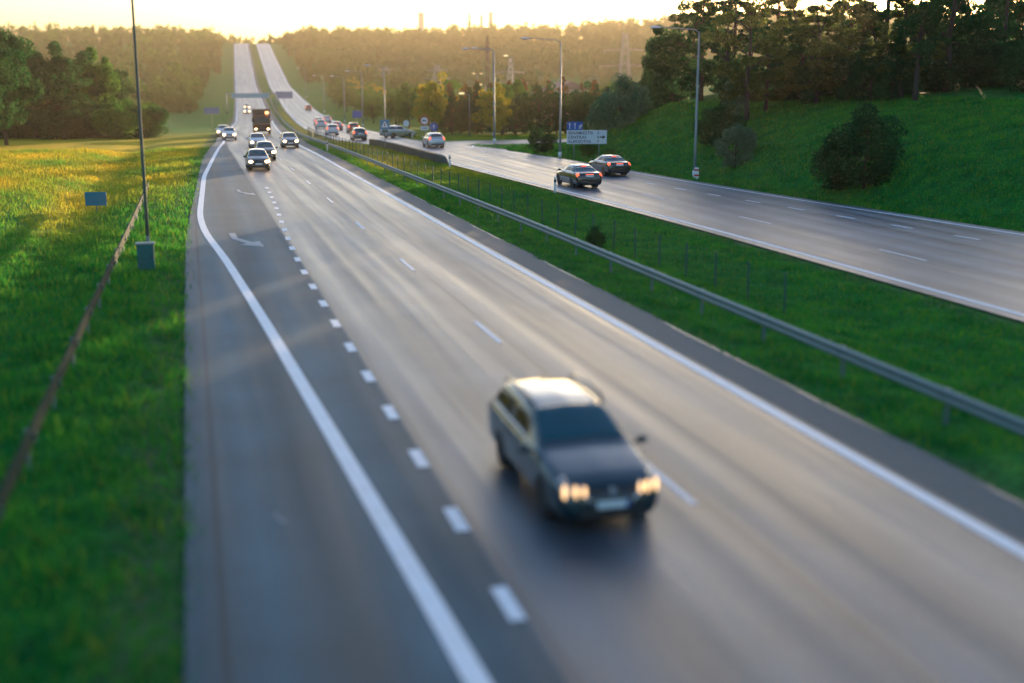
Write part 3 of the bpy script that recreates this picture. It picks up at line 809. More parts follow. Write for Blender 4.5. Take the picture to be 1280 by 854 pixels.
class CarShape:
    def __init__(self, stations, fine=6):
        st = np.array(stations)
        n = len(st)
        self.fine = fine
        u = np.linspace(0, n - 1, (n - 1) * fine + 1)
        q = np.stack([np.interp(u, np.arange(n), st[:, k]) for k in range(6)], 1)
        for _ in range(fine // 2 + 1):
            q[1:-1] = q[1:-1] * .5 + (q[:-2] + q[2:]) * .25
        self.u = u
        y, zb, wl, zbelt, wr, zr = q.T
        kk = np.clip((zr - zbelt) / .4, .12, 1)
        P = np.zeros((len(u), 9, 3))
        rows = [(0 * wl, zb), (wl * .85, zb), (wl * .97, zb + .12), (wl, zb * .4 + zbelt * .6), (wl * .985, zbelt - .07), (wl * .935, zbelt),
                (wr, zr - .085 * kk), (wr * .82, zr - .018 * kk), (0 * wr, zr + .012)]
        for k, (a, b) in enumerate(rows):
            P[:, k, 0] = a; P[:, k, 1] = y; P[:, k, 2] = b
        v = np.linspace(0, 8, 8 * fine + 1)
        i0 = np.clip(v.astype(int), 0, 7); fr = (v - i0)[None, :, None]
        G = P[:, i0] * (1 - fr) + P[:, i0 + 1] * fr
        for _ in range(fine // 2):
            G[:, 1:-1] = G[:, 1:-1] * .5 + (G[:, :-2] + G[:, 2:]) * .25
        self.G = G; self.v = v
        du = np.gradient(G, axis=0); dv = np.gradient(G, axis=1)
        N = np.cross(dv, du); N /= np.linalg.norm(N, axis=2)[:, :, None] + 1e-9
        if N[len(u) // 2, 3 * fine, 0] < 0: N = -N
        self.N = N
        self.n = n
    def patch(self, u0, u1, v0, v1, off=.006, th=.006, both=True, sides=(1, -1), res=(12, 10), corner=0.):
        """panels lying just outside the skin; with both the panel runs over the centre line"""
        mb = MB()
        def samp(u, v):
            iu = u * self.fine; iv = v * self.fine
            a = int(min(max(iu, 0), len(self.u) - 2)); b = int(min(max(iv, 0), len(self.v) - 2)); fa, fb = iu - a, iv - b
            def mixg(A): return (A[a, b] * (1 - fa) * (1 - fb) + A[a + 1, b] * fa * (1 - fb) + A[a, b + 1] * (1 - fa) * fb + A[a + 1, b + 1] * fa * fb)
            return mixg(self.G), mixg(self.N)
        def grid(uv):
            k = len(uv); m_ = len(uv[0])
            vo, vi = [], []
            for row in uv:
                for (u, v, sg) in row:
                    g, nn = samp(u, v); g = g.copy(); nn = nn.copy()
                    if sg < 0: g[0] = -g[0]; nn[0] = -nn[0]
                    vo.append(g + nn * off); vi.append(g - nn * (th + .01))
            K = k * m_
            fs = []
            for i in range(k - 1):
                for j in range(m_ - 1):
                    a = i * m_ + j
                    fs.append((a, a + 1, a + m_ + 1, a + m_)); fs.append((K + a, K + a + m_, K + a + m_ + 1, K + a + 1))
            ring = [j for j in range(m_)] + [i * m_ + m_ - 1 for i in range(1, k)] + [(k - 1) * m_ + j for j in range(m_ - 2, -1, -1)] + [i * m_ for i in range(k - 2, 0, -1)]
            for q in range(len(ring)):
                a, b = ring[q], ring[(q + 1) % len(ring)]
                fs.append((a, b, K + b, K + a))
            mb.add(vo + vi, fs)
        if both:
            m_ = res[1]
            vs_ = [(v0 + (8 - v0) * j / m_, 1) for j in range(m_)] + [(8 - (8 - v0) * j / m_, -1) for j in range(m_ + 1)]
            grid([[(u0 + (u1 - u0) * i / res[0], v, sg) for v, sg in vs_] for i in range(res[0] + 1)])
        else:
            for sg in sides:
                rows = []
                for i in range(res[0] + 1):
                    a = i / res[0]
                    # taper the corners for window shapes: v1 lowered toward the ends
                    e = corner * (max(0, 1 - a / .22) + max(0, (a - .85) / .15))
                    rows.append([(u0 + (u1 - u0) * a, v0 + (v1 - e - v0) * j / res[1], sg) for j in range(res[1] + 1)])
                grid(rows)
        return mb
    def body(self, wheels, wr_=.36):
        G = self.G
        nu, nv = G.shape[:2]
        full = np.concatenate([G, G[:, ::-1][:, 1:] * np.array([-1, 1, 1])], 1)     # over the roof and down the other side
        nvf = full.shape[1]
        full = full.copy(); drop = np.zeros((nu, nvf), bool)
        for wy in wheels:
            dy = full[:, :, 1] - wy; dz = full[:, :, 2] - .33
            d = np.hypot(dy, dz)
            side = (np.abs(full[:, :, 0]) > .45) & (full[:, :, 2] < .8)
            ins = (d < wr_) & side
            drop |= ins
            k = np.where(ins, wr_ / np.maximum(d, 1e-3), 1)
            full[:, :, 1] = wy + dy * k
            full[:, :, 2] = np.maximum(.33 + dz * k, .12)
        idx = np.arange(nu * nvf).reshape(nu, nvf)
        fs = []
        for i in range(nu - 1):
            for j in range(nvf - 1):
                if drop[i, j] and drop[i + 1, j] and drop[i, j + 1] and drop[i + 1, j + 1]: continue
                fs.append((idx[i, j], idx[i, j + 1], idx[i + 1, j + 1], idx[i + 1, j]))
        fs.append(tuple(idx[0, :])); fs.append(tuple(idx[-1, ::-1]))
        mb = MB(); mb.add(full.reshape(-1, 3), [tuple(int(q) for q in f) for f in fs])
        return mb

TYRE = MB().lathe_x([(-.1, .20), (-.105, .27), (-.09, .315), (-.05, .33), (.05, .33), (.09, .315), (.105, .27), (.1, .20)], 28).mesh("tyre", True)
def rim_mesh():
    m = MB().lathe_x([(-.09, .215), (.07, .215), (.075, .2), (.04, .19), (.03, .0)], 28)
    for k in range(5):
        th = 2 * math.pi * k / 5
        m.tube([(.06, 0, 0), (.075, .2 * math.cos(th), .2 * math.sin(th))], [.035, .028], 6)
    m.lathe_x([(.03, .05), (.09, .05), (.095, .03)], 12)
    return m.mesh("rim", True)
RIM = rim_mesh()

def make_car(kind, paint, name, label, cat, lights='tail', detail=True, group=None):
    st = {'wagon': WAGON, 'sedan': SEDAN, 'hatch': HATCH}[kind]
    sh = CarShape(st, 6 if detail else 4)
    g = thing(name, label, cat, (0, 0, 0), 0, group)
    wy = {'wagon': (1.42, -1.28), 'sedan': (1.45, -1.35), 'hatch': (1.3, -1.22)}[kind]
    n = len(st)
    A = {'wagon': dict(ws=(6.15, 7.9), rw=(11.9, 12.9), sw=(7.0, 12.0)), 'sedan': dict(ws=(6.1, 7.75), rw=(11.2, 12.75), sw=(6.9, 11.9)), 'hatch': dict(ws=(6.15, 7.9), rw=(11.9, 12.9), sw=(7.0, 12.0))}[kind]
    sh.body(wy).build("body", paint, g, True)
    MB().box((0, 0, .45), (1.5, 2 * st[0][0] - .5, .5)).build("underbody", M_BLACK, g)
    sh.patch(A['ws'][0], A['ws'][1], 6.25, 8, both=True).build("windscreen", M_GLASS, g, True)
    sh.patch(A['rw'][0], A['rw'][1], 6.35, 8, both=True).build("rear_window", M_GLASS, g, True)
    a, b = A['sw']; mid = a + (b - a) * .47
    for sg in (1, -1):
        sh.patch(a, mid - .06, 5.2, 5.88, both=False, sides=(sg,), corner=.25, res=(10, 6)).build("side_window", M_SGLASS, g, True)
        sh.patch(mid + .06, b, 5.2, 5.88, both=False, sides=(sg,), corner=.2, res=(10, 6)).build("side_window", M_SGLASS, g, True)
        x_ = st[4][2]
        for w_ in wy:
            wh = thing("wheel", None, None, (sg * (x_ - .125), w_, .33), 0 if sg > 0 else math.pi); wh.parent = g
            link("tyre", TYRE, M_RUBBER, wh); link("rim", RIM, M_RIM, wh)
            MB().lathe_x([(-.16, .37), (.0, .37)], 20, sg * (x_ - .2), w_, .33).build("arch_liner", M_BLACK, g)
        m_ = MB().ball((sg * (x_ + .13), st[6][0] - .12, 1.0), (.11, .07, .075), 6)
        m_.tube([(sg * (x_ - .06), st[6][0] - .1, .95), (sg * (x_ + .1), st[6][0] - .12, .98)], .03, 6)
        mo = m_.build("mirror", paint, g, True)
        # door seams and handles
        if detail:
            for q in (-.12, -1.0):
                MB().box((sg * (x_ - .004), q + .05, .93), (.03, .16, .03), 0, .008).build("door_handle", M_CHROME if kind != 'wagon' else paint, g)
            sh.patch(a - .4, b + .2, 5.02, 5.12, .010, both=False, sides=(sg,), res=(24, 1)).build("window_trim", M_CHROME, g, True)
            for q in (mid, a + (b - a) * .02):
                sh.patch(q, q + .035, 2.2, 5.0, .002, both=False, sides=(sg,), res=(1, 10)).build("door_seam", M_BLACK, g)
    yf = st[0][0]; yr = st[-1][0]
    # front end
    sh.patch(.55, 1.55, 7.05, 8, .012, both=True, res=(4, 8)).build("grille", M_BLACK, g)
    MB().box((0, yf - .0, .33), (1.1, .06, .16), 0, .02).build("lower_intake", M_BLACK, g)
    for sg in (1, -1):
        hl = sh.patch(1.35, 2.9, 4.9, 6.55, .010, both=False, sides=(sg,), res=(6, 6)).build("headlight", M_LENS, g, True)
        if lights in ('head', 'headfar'):
            xh = st[2][2] - .1
            m_ = M_HEAD if lights == 'head' else M_HEADFAR
            if lights == 'head':
                for q, sc_ in ((-.02, 1.1), (.14, .95), (.27, .8)):  # motion streaks of the lamp light, added as three glowing ovals
                    MB().ball((sg * (xh - q), yf - .10 + q * .35, .685 + q * .05), (.030 * sc_, .06, .115 * sc_), 6).build("lamp_glow", m_, hl, True)
            else:
                MB().ball((sg * (xh - .1), yf - .04, .67), (.17, .07, .11), 6).build("lamp_glow", m_, hl, True)
    pl = MB().box((0, yf + .03, .50 if kind != 'wagon' else .47), (.52, .02, .12), 0, .006).build("number_plate", M_WHITE, g)
    MB().box((-.24 if True else 0, yf + .043, .47 if kind == 'wagon' else .5), (.045, .006, .11)).build("blue_strip", M_SIGNB, pl)
    # rear end
    for sg in (1, -1):
        u0, u1 = (n - 3.2, n - 2.1)
        sh.patch(u0, u1, 4.0, 6.4, .012, both=False, sides=(sg,), res=(5, 6)).build("tail_light", M_TAIL if lights == 'tail' else mat("red_lens", (.25, .01, .01), .2), g, True)
    MB().box((0, yr - .02, .82 if kind != 'sedan' else .80), (.52, .03, .12), 0, .006).build("number_plate", M_WHITE, g)
    MB().box((0, yr + .0, .36), (1.2, .05, .12), 0, .015).build("bumper_insert", M_BLACK, g)
    if kind == 'sedan':
        MB().box((0, st[11][0] - .05, 1.335), (.32, .05, .03)).build("brake_light", M_TAIL, g)
        MB().box((0, yr - .0, .9), (.5, .05, .03), 0, .01).build("boot_trim", M_TAIL, g)
    if kind == 'wagon':
        for sg in (1, -1):
            MB().tube([(sg * .63, .0, 1.44), (sg * .63, -.15, 1.56), (sg * .635, -.9, 1.59), (sg * .63, -1.6, 1.555), (sg * .62, -1.82, 1.46)], .03, 8).build("roof_rail", P_BLACK, g, True)
        MB().tube([(0, -1.5, 1.48), (0, -1.62, 1.60)], [.02, .008], 6).build("aerial", M_BLACK, g)
        if detail:
            # round badge and chrome frame of the grille
            MB().poly(circ(0, .665, .06, 20), yf - .02, yf + .008).build("badge", M_CHROME, g)
            for sg in (1, -1):
                MB().tube([(sg * .50, yf - .14, .76), (sg * .42, yf - .01, .60), (sg * .30, yf + .02, .44)], .022, 8).build("grille_trim", M_CHROME, g, True)
            for q in (.5, .56, .62): MB().box((0, yf - .005 + (.62 - q) * .1, q), (.7, .03, .014)).build("grille_bar", M_CHROME, g)
            for sg in (1, -1):
                MB().tube([(sg * .1 + .25, .96, 1.02), (sg * .1 - .1, .80, 1.10)], .009, 5).build("wiper", M_BLACK, g)
    return g
def paint(name, col, rough=.22, metal=.3): return mat(name, col, rough, metal, .5, 1.0)
P_BLACK = paint("black_car_paint", (.005, .008, .01), .22, 0)
P_DARKBLUE = paint("dark_blue_black_paint", (.006, .028, .038), .22, .4)
P_SILVER = paint("silver_car_paint", (.42, .46, .48), .3, .6)
P_TEAL = paint("dark_teal_car_paint", (.012, .06, .085))
P_RED = paint("orange_red_car_paint", (.42, .07, .02))
P_WHITE = paint("white_car_paint", (.62, .60, .58), .3, 0)
P_GREY = paint("grey_car_paint", (.16, .16, .17))
P_PALEBLUE = paint("pale_blue_car_paint", (.28, .36, .46))

def put(car, s, t, away):
    x, y = W(s, t)
    z0, z1 = float(prof(s - 1.3)), float(prof(s + 1.3))
    car.location = (float(x), float(y), (z0 + z1) / 2 + .012)
    sl = math.atan2(z1 - z0, 2.6)
    car.rotation_euler = (sl if away else -sl, 0, heading(s) + (0 if away else math.pi))

# the near wagon
wagon = make_car('wagon', P_DARKBLUE, "estate_car", "large dark estate car with lit headlights driving towards the camera", "car", 'head')
put(wagon, 18.30, 5.86, False)
wagon.scale = (.97, .97, .97)
sedan = make_car('sedan', P_BLACK, "black_sedan", "black sedan driving away, the nearer one, on the left lane beside the median", "car", 'tail', group="black sedans driving away")
put(sedan, 73.8, 24.15, True)
kids_index()
s2 = copy_tree(sedan); put(s2, 82.6, 29.35, True)
s2['label'] = "black sedan driving away below the embankment, right of and farther than its twin"
hatch = make_car('hatch', P_SILVER, "silver_hatchback", "silver hatchback driving away past the side road mouth", "car", 'tail')
put(hatch, 122.5, 24.35, True)
def recolor(src, paint_old, paint_new, name, label, s, t, away=True, group="cars climbing the far carriageway"):
    c = copy_tree(src); c.name = name; c['label'] = label; c['group'] = group
    def rec(o):
        for ch in [q for q in bpy.data.objects if q.parent == o]:
            if ch.type == 'MESH' and ch.data.materials and ch.data.materials[0] == paint_old:
                ch.material_slots[0].link = 'OBJECT'; ch.material_slots[0].material = paint_new
            rec(ch)
    rec(c); put(c, s, t, away); return c
kids_index()
recolor(hatch, P_SILVER, P_TEAL, "teal_hatchback", "dark teal hatchback with a pale roof beyond the median wall", 145, 19.3)
estate = make_car('wagon', P_SILVER, "silver_estate", "silver estate car pulled over on the right edge before the trees", "car", 'none', False)
put(estate, 153, 25.2, True); estate.rotation_euler.z += R(-62)
recolor(hatch, P_SILVER, P_WHITE, "white_hatchback", "white hatchback left of the orange red car", 167, 17.9)
recolor(hatch, P_SILVER, P_RED, "red_hatchback", "orange red hatchback in the right lane of the distant queue", 176, 21.6)
recolor(sedan, P_BLACK, P_GREY, "grey_sedan", "dark grey sedan following the white one in the distant queue", 192, 20.4)
recolor(hatch, P_SILVER, P_WHITE, "white_hatchback", "white hatchback in the left of the queue behind the dark grey sedan", 205, 18.6)
recolor(hatch, P_SILVER, P_PALEBLUE, "blue_hatchback", "pale blue hatchback farther up the distant queue", 232, 19.6)
recolor(hatch, P_SILVER, P_WHITE, "white_hatchback", "small white car farther up than the pale blue hatchback", 258, 22.6)
recolor(hatch, P_SILVER, P_RED, "red_hatchback", "small orange red car high up the right lane of the climb", 345, 23.2)
# oncoming cars
onc = make_car('hatch', P_DARKBLUE, "dark_hatchback", "dark hatchback with bright headlights, nearest of the oncoming cars behind the estate", "car", 'headfar', False, "oncoming cars with their headlights on")
put(onc, 94.5, 5.0, False)
kids_index()
for (s, t, lb, nm, pn) in [(106.5, 6.3, "oncoming dark car with lit headlights just behind the nearest oncoming one", "dark_hatchback", P_DARKBLUE),
                   (127, 10.0, "oncoming grey car with lit headlights alone in the median side lane", "grey_hatchback", P_GREY),
                   (126, 6.7, "oncoming silver car with lit headlights right in front of the lorry", "silver_car", P_SILVER),
                   (152, 4.2, "oncoming pale car with lit headlights at the left edge line", "pale_hatchback", P_WHITE),
                   (166, 3.4, "second pale car with lit headlights close behind the one at the left edge line", "pale_hatchback", P_WHITE),
                   (325, 6.2, "distant white car with lit headlights just beyond the overhead panel", "white_hatchback", P_WHITE),
                   (352, 6.4, "tiny grey car with lit headlights coming down the hill beyond the overhead panel", "grey_hatchback", P_GREY)]:
    recolor(onc, P_DARKBLUE, pn, nm, lb, s, t, False, "oncoming cars with their headlights on")
def lorry():
    g = thing("lorry", "dark box lorry with an orange lamp in the oncoming traffic", "lorry", (0, 0, 0))
    MB().box((0, 2.9, 1.55), (2.3, 1.9, 2.1), 0, .12).build("cab", paint("dark_red_lorry_paint", (.05, .012, .01)), g)
    MB().box((0, 3.87, 1.95), (2.0, .04, .8), 0, .01).build("windscreen", M_GLASS, g)
    MB().box((0, -1.3, 2.15), (2.45, 6.2, 2.7), 0, .05).build("cargo_box", mat("dark_tarpaulin", (.03, .035, .035), .6, noise=.2), g)
    MB().box((0, 0, .62), (1.0, 7.6, .22)).build("chassis", M_BLACK, g)
    MB().box((0, 3.9, .62), (2.25, .12, .4), 0, .04).build("bumper", M_BLACK, g)
    MB().ball((-.72, 3.7, 3.0), (.26, .2, .22), 6).build("amber_lamp", M_AMBER, g, True)
    for sg in (1, -1):
        MB().ball((sg * .85, 3.95, .78), (.16, .05, .11), 6).build("headlight", M_HEADFAR, g, True)
        MB().box((sg * 1.3, 3.5, 2.0), (.12, .1, .42), 0, .03).build("mirror", M_BLACK, g)
        for q in (2.8, -2.4, -3.5):
            wh = thing("wheel", None, None, (sg * 1.05, q, .48), 0 if sg > 0 else math.pi); wh.parent = g; wh.scale = (1.3, 1.45, 1.45)
            link("tyre", TYRE, M_RUBBER, wh); link("rim", RIM, M_RIM, wh)
    put(g, 176, 8.6, False)
lorry()

# ------------------------------------------------------------------ far structures
def lattice(name, label, cat, px, Y, top_y, wbase, arms=(), m=M_GALV, base_z=None, th=.12, grp=None):
    x, y, z = at(px, Y)
    ztop = H - (top_y - YH) / F * Y * .99
    ht = ztop - z
    g = thing(name, label, cat, (x, y, z), R(8), grp)
    mb = MB()
    wt = wbase * .22
    nlev = 8
    f_ = lambda k: wbase + (wt - wbase) * (k / nlev) ** .7
    cs = [(-1, -1), (1, -1), (1, 1), (-1, 1)]
    for a, b in cs:
        mb.tube([(a * f_(k) / 2, b * f_(k) / 2, ht * k / nlev) for k in range(nlev + 1)], th, 4)
    for k in range(nlev):
        for q in range(4):
            a, b = cs[q], cs[(q + 1) % 4]
            w0, w1 = f_(k) / 2, f_(k + 1) / 2; z0, z1 = ht * k / nlev, ht * (k + 1) / nlev
            mb.tube([(a[0] * w0, a[1] * w0, z0), (b[0] * w1, b[1] * w1, z1)], th * .6, 4)
            mb.tube([(b[0] * w0, b[1] * w0, z0), (a[0] * w1, a[1] * w1, z1)], th * .6, 4)
    mb.build("tower_frame", m, g)
    for fr_, ln in arms:
        zz = ht * fr_
        MB().tube([(-ln, 0, zz), (0, 0, zz + ht * .035), (ln, 0, zz)], th * .9, 4).tube([(-ln, 0, zz), (ln, 0, zz)], th * .7, 4).build("cross_arm", m, g)
        for sg in (-1, 1):
            MB().tube([(sg * ln * .95, 0, zz), (sg * ln * .95, 0, zz - ht * .05)], th * .8, 5).build("insulator", m, g)
M_PYL = mat("pylon_steel", (.38, .36, .34), .5, .6)
lattice("pylon", "lattice pylon with two cross arms behind the yellow green trees", "pylon", 547, 400, 82, 5.5, ((.62, 4.2), (.85, 3.4)), M_PYL, grp="electricity pylons in the valley")
lattice("pylon", "lattice pylon behind the dark tree row, between two lamp posts", "pylon", 638, 380, 74, 3.4, ((.45, 5.5), (.68, 4.4)), M_PYL, grp="electricity pylons in the valley")
lattice("pylon", "lattice pylon standing just left of the green embankment", "pylon", 780, 420, 44, 5.5, ((.5, 9), (.74, 7.5)), M_PYL, grp="electricity pylons in the valley")
lattice("pylon", "faint hazy pylon farthest left in the valley", "pylon", 483, 520, 84, 6, ((.6, 5), (.85, 4)), M_PYL, grp="electricity pylons in the valley")
lattice("radio_mast", "dark narrow lattice mast in the middle of the valley", "mast", 609.5, 320, 47, 1.5, (), mat("dark_mast_steel", (.05, .06, .05), .6, .3), th=.14)

def chimney(px, Y, top_y, wid, label, m):
    x, y, z = at(px, Y)
    ztop = H - (top_y - YH) / F * Y * .985
    ht = ztop - z
    g = thing("chimney", label, "chimney", (x, y, z), 0)
    MB().tube([(0, 0, -3), (0, 0, ht)], [wid * .62, wid * .42], 16).build("shaft", m, g, True)
    MB().tube([(0, 0, ht - 3), (0, 0, ht - 2)], [wid * .52, wid * .52], 16).build("rim_ring", m, g, True)
M_CHIM = mat("chimney_concrete", (.42, .36, .30), .8, noise=.15, nscale=.2)
chimney(527, 1150, 19, 6.5, "thick hazy chimney above the gap between two groves", M_CHIM)
chimney(587, 1150, 20, 3, "slim leftmost chimney of the three above the mast", M_CHIM)
chimney(602, 1150, 22, 3.6, "middle chimney of the three above the mast", M_CHIM)
chimney(613.5, 1150, 18, 5, "stout right chimney of the three above the mast", M_CHIM)

def block(name, label, px, Y, wid, dep, top_y, m, roof_m, rows, cols, rz=0, pitched=False):
    x, y, z = at(px, Y)
    ht = (H - (top_y - YH) / F * Y * .985) - z
    g = thing(name, label, "building", (x, y, z), rz)
    wall = MB().box((0, 0, ht / 2 - 1), (wid, dep, ht + 2))
    wall.build("wall", m, g)
    if pitched:
        MB().poly([(-wid / 2 - .4, ht), (wid / 2 + .4, ht), (0, ht + wid * .22)], -dep / 2 - .4, dep / 2 + .4).build("roof", roof_m, g)
    else:
        MB().box((0, 0, ht + .3), (wid + .6, dep + .6, .6)).build("roof", roof_m, g)
    for i in range(cols):
        for j in range(rows):
            MB().box((-wid / 2 + wid * (i + .5) / cols, -dep / 2 - .02, ht * (j + .55) / rows), (wid / cols * .45, .1, ht / rows * .45)).build("window", M_GLASS, g)
M_WALL = mat("pale_render", (.45, .38, .33), .8, noise=.1)
M_ROOF = mat("clay_roof", (.26, .15, .12), .8, noise=.2)
block("apartment_block", "long hazy apartment block on the skyline beside the thick chimney", 530, 1100, 26, 14, 45, M_WALL, M_CONC, 4, 7)
block("apartment_block", "hazy block of flats on the skyline below the three chimneys", 603, 1080, 24, 14, 44, M_WALL, M_CONC, 4, 6)
block("house", "pale house with a clay roof behind the dark tree row", 706, 240, 7.5, 6, 112, M_WALL, M_ROOF, 1, 3, R(20), True)
block("house", "smaller house half hidden behind the street lamp and tree tops", 690, 260, 5.5, 6, 114, M_WALL, M_ROOF, 1, 2, R(-15), True)

# ------------------------------------------------------------------ trees
def leaf_quads(cent, size, rng, flat=0.0):
    n = len(cent)
    a = rng.normal(size=(n, 3)); a /= np.linalg.norm(a, axis=1)[:, None]
    b = rng.normal(size=(n, 3)); b -= (b * a).sum(1)[:, None] * a; b /= np.linalg.norm(b, axis=1)[:, None]
    sz = size * rng.uniform(.55, 1.25, (n, 1))
    a = a * sz * .5; b = b * sz * .32
    v = np.stack([cent - a, cent - b * .9, cent + a, cent + b * .9], 1).reshape(-1, 3)
    f = np.arange(4 * n).reshape(n, 4)
    return v, f
def crown_points(kind, h, r, base, n, rng):
    """cluster centres on limbs, then leaves around them"""
    if kind == 'conifer':
        K = 90
        z = rng.uniform(0, 1, K) ** .8
        rad = r * (1 - z) ** .85 * rng.uniform(.55, 1.08, K) + .12
        th = rng.uniform(0, 2 * math.pi, K)
        cc = np.stack([rad * np.cos(th), rad * np.sin(th), base + (h - base) * z], 1)
        cr = np.full(K, r * .22) * (1.1 - z * .7)
        fl = .45
    elif kind == 'bush':
        K = 40
        d = rng.normal(size=(K, 3)); d /= np.linalg.norm(d, axis=1)[:, None]
        q = rng.uniform(.45, .95, (K, 1)) ** .6
        cc = d * q * np.array([r * .85, r * .85, h * .5]) + np.array([0, 0, h * .5])
        cr = np.full(K, r * .28); fl = .9
    elif kind == 'pine':
        K = 34
        z = rng.uniform(0, 1, K)
        rad = r * np.sqrt(rng.uniform(.05, 1, K)) * np.sin(math.pi * (.18 + .77 * z))
        th = rng.uniform(0, 2 * math.pi, K)
        cc = np.stack([rad * np.cos(th), rad * np.sin(th), base + (h - base) * z], 1)
        cr = rng.uniform(.16, .34, K) * r; fl = .6
    else:
        K = 46
        d = rng.normal(size=(K, 3)); d /= np.linalg.norm(d, axis=1)[:, None]
        q = rng.uniform(.25, 1.0, (K, 1)) ** .5
        lump = 1 + .22 * np.sin(3 * np.arctan2(d[:, 1:2], d[:, 0:1]) + rng.uniform(0, 6)) + .12 * rng.normal(size=(K, 1))
        cc = d * q * lump * np.array([r * .86, r * .86, (h - base) * .5]) + np.array([0, 0, (h + base) / 2])
        cr = rng.uniform(.17, .33, K) * r; fl = .75
    who = rng.integers(0, len(cc), n)
    g = rng.normal(size=(n, 3)); g /= np.linalg.norm(g, axis=1)[:, None]
    g *= rng.uniform(.3, 1.0, (n, 1)) ** .5
    p = cc[who] + g * cr[who][:, None] * np.array([1, 1, fl])
    p[:, 2] = np.maximum(p[:, 2], .08)
    return p, cc
def tree_mesh(kind, h, r, base, n, leaf, seed):
    rng = np.random.default_rng(seed)
    p, cc = crown_points(kind, h, r, base, n, rng)
    v, f = leaf_quads(p, leaf, rng)
    crown = arr_mesh("crown", v, f)
    mb = MB()
    rt = max(.05, h * .018)
    top = h * (.92 if kind == 'conifer' else .72)
    pts = [(0, 0, -.4)] + [(rng.normal() * .012 * h * k / 5, rng.normal() * .012 * h * k / 5, top * k / 5) for k in range(1, 6)]
    mb.tube(pts, [rt * 1.35, rt, rt * .85, rt * .7, rt * .5, rt * .25], 8)
    for c in cc[::2 if kind != 'conifer' else 4]:
        zz = max(.25 * h if kind != 'bush' else .1, c[2] - math.hypot(c[0], c[1]) * .55)
        zz = min(zz, top * .95)
        k = zz / top * 5; i = int(min(k, 4)); fr_ = k - i
        st_ = [pts[i][q] * (1 - fr_) + pts[i + 1][q] * fr_ for q in range(3)]
        md = [(st_[q] + c[q]) / 2 + (0, 0, .05 * h)[q] * .3 for q in range(3)]
        mb.tube([st_, md, tuple(c)], [rt * .38, rt * .25, rt * .08], 5, False)
    return crown, mb.mesh("trunk", True)
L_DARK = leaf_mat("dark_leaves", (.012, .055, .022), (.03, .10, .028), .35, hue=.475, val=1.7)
L_BACK = leaf_mat("backlit_leaves", (.02, .05, .012), (.05, .10, .02), .6, hue=.445, val=2.6)  # warm backlight glow put into the transmitted leaf colour
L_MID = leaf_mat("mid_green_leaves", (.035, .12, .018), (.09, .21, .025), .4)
L_YEL = leaf_mat("yellow_green_leaves", (.16, .20, .012), (.36, .30, .015), .45)
L_SUNLIT = leaf_mat("sunlit_orange_leaves", (.06, .06, .02), (.17, .10, .03), .4)  # orange sunlight on the tree tops put into the leaf colour
L_WILLOW = leaf_mat("grey_green_leaves", (.06, .14, .08), (.13, .24, .13), .35)
KINDS = {}
def kind_of(name, n_var, *a):
    KINDS[name] = [tree_mesh(*a[:-1], a[-1] + 17 * k) for k in range(n_var)]
kind_of('oak', 3, 'round', 10, 4.0, 1.6, 9000, .38, 100)
kind_of('conifer', 3, 'conifer', 9, 2.3, .5, 8000, .28, 200)
kind_of('bush', 3, 'bush', 3, 1.7, 0, 7000, .16, 300)
kind_of('pine', 4, 'pine', 15, 4.2, 2.5, 8000, .36, 400)
kind_of('small', 3, 'round', 6, 2.4, .9, 6000, .30, 500)
def tree(kind, x, y, hgt, wid, lm, name, label, cat, grp=None, z=None):
    cm, tm = random.choice(KINDS[kind])
    nat = {'oak': (10, 4.0), 'conifer': (9, 2.3), 'bush': (3, 1.7), 'pine': (15, 4.2), 'small': (6, 2.4)}[kind]
    g = thing(name, label, cat, (x, y, hxy(x, y) if z is None else z), random.uniform(0, 6.28), grp)
    g.scale = (wid / nat[1], wid / nat[1], hgt / nat[0])
    tr = link("trunk" if kind != 'bush' else "stem", tm, M_BARK, g)
    cr = bpy.data.objects.new("crown" if kind != 'bush' else "foliage", cm); C.objects.link(cr); cr.parent = g
    if not cm.materials: cm.materials.append(lm)
    cr.material_slots[0].link = 'OBJECT'; cr.material_slots[0].material = lm
    return g
# bushes on the embankment and verge
for (px, Y, hh, ww, lm, lb) in [
    (1080, 69, 4.4, 2.55, L_DARK, "big dark rounded bush on the lower right of the embankment"),
    (1045, 71, 2.6, 1.7, L_DARK, "low dark bush against the left side of the big dark bush"),
    (919, 83, 2.9, 1.5, L_WILLOW, "rounded grey green bush at the embankment foot right of the lamp"),
    (902, 88, 3.0, 1.7, L_DARK, "dark spreading bush just above the grey green one"),
    (884, 90, 2.5, 1.2, L_DARK, "narrow dark bush touching the lamp post on the embankment"),
    (918, 95, 3.2, 1.2, L_WILLOW, "upright pale topped shrub highest of the embankment group"),
    (678, 114, 2.5, 1.5, L_DARK, "round dark green bush by the side road left of the sign"),
    (775, 109, 4.6, 2.1, L_WILLOW, "large grey green willow bush right behind the direction sign"),
    (748, 111, 3.1, 1.3, L_WILLOW, "smaller grey green bush just above the direction sign"),
    (795, 112, 3.2, 1.5, L_WILLOW, "grey green bush merging with the right side of the willow"),
    (735, 106, 1.3, 1.0, L_MID, "low green shrub under the direction sign panel"),
    (765, 98, 1.2, .9, L_MID, "low green shrub on the verge below the willow"),
    (745, 48.5, .9, .45, L_DARK, "small dark tuft shrub against the median fence"),
    ]:
    x, y, z = at(px, Y)
    tree('bush', x, y, hh, ww, lm, "bush", lb, "bush")
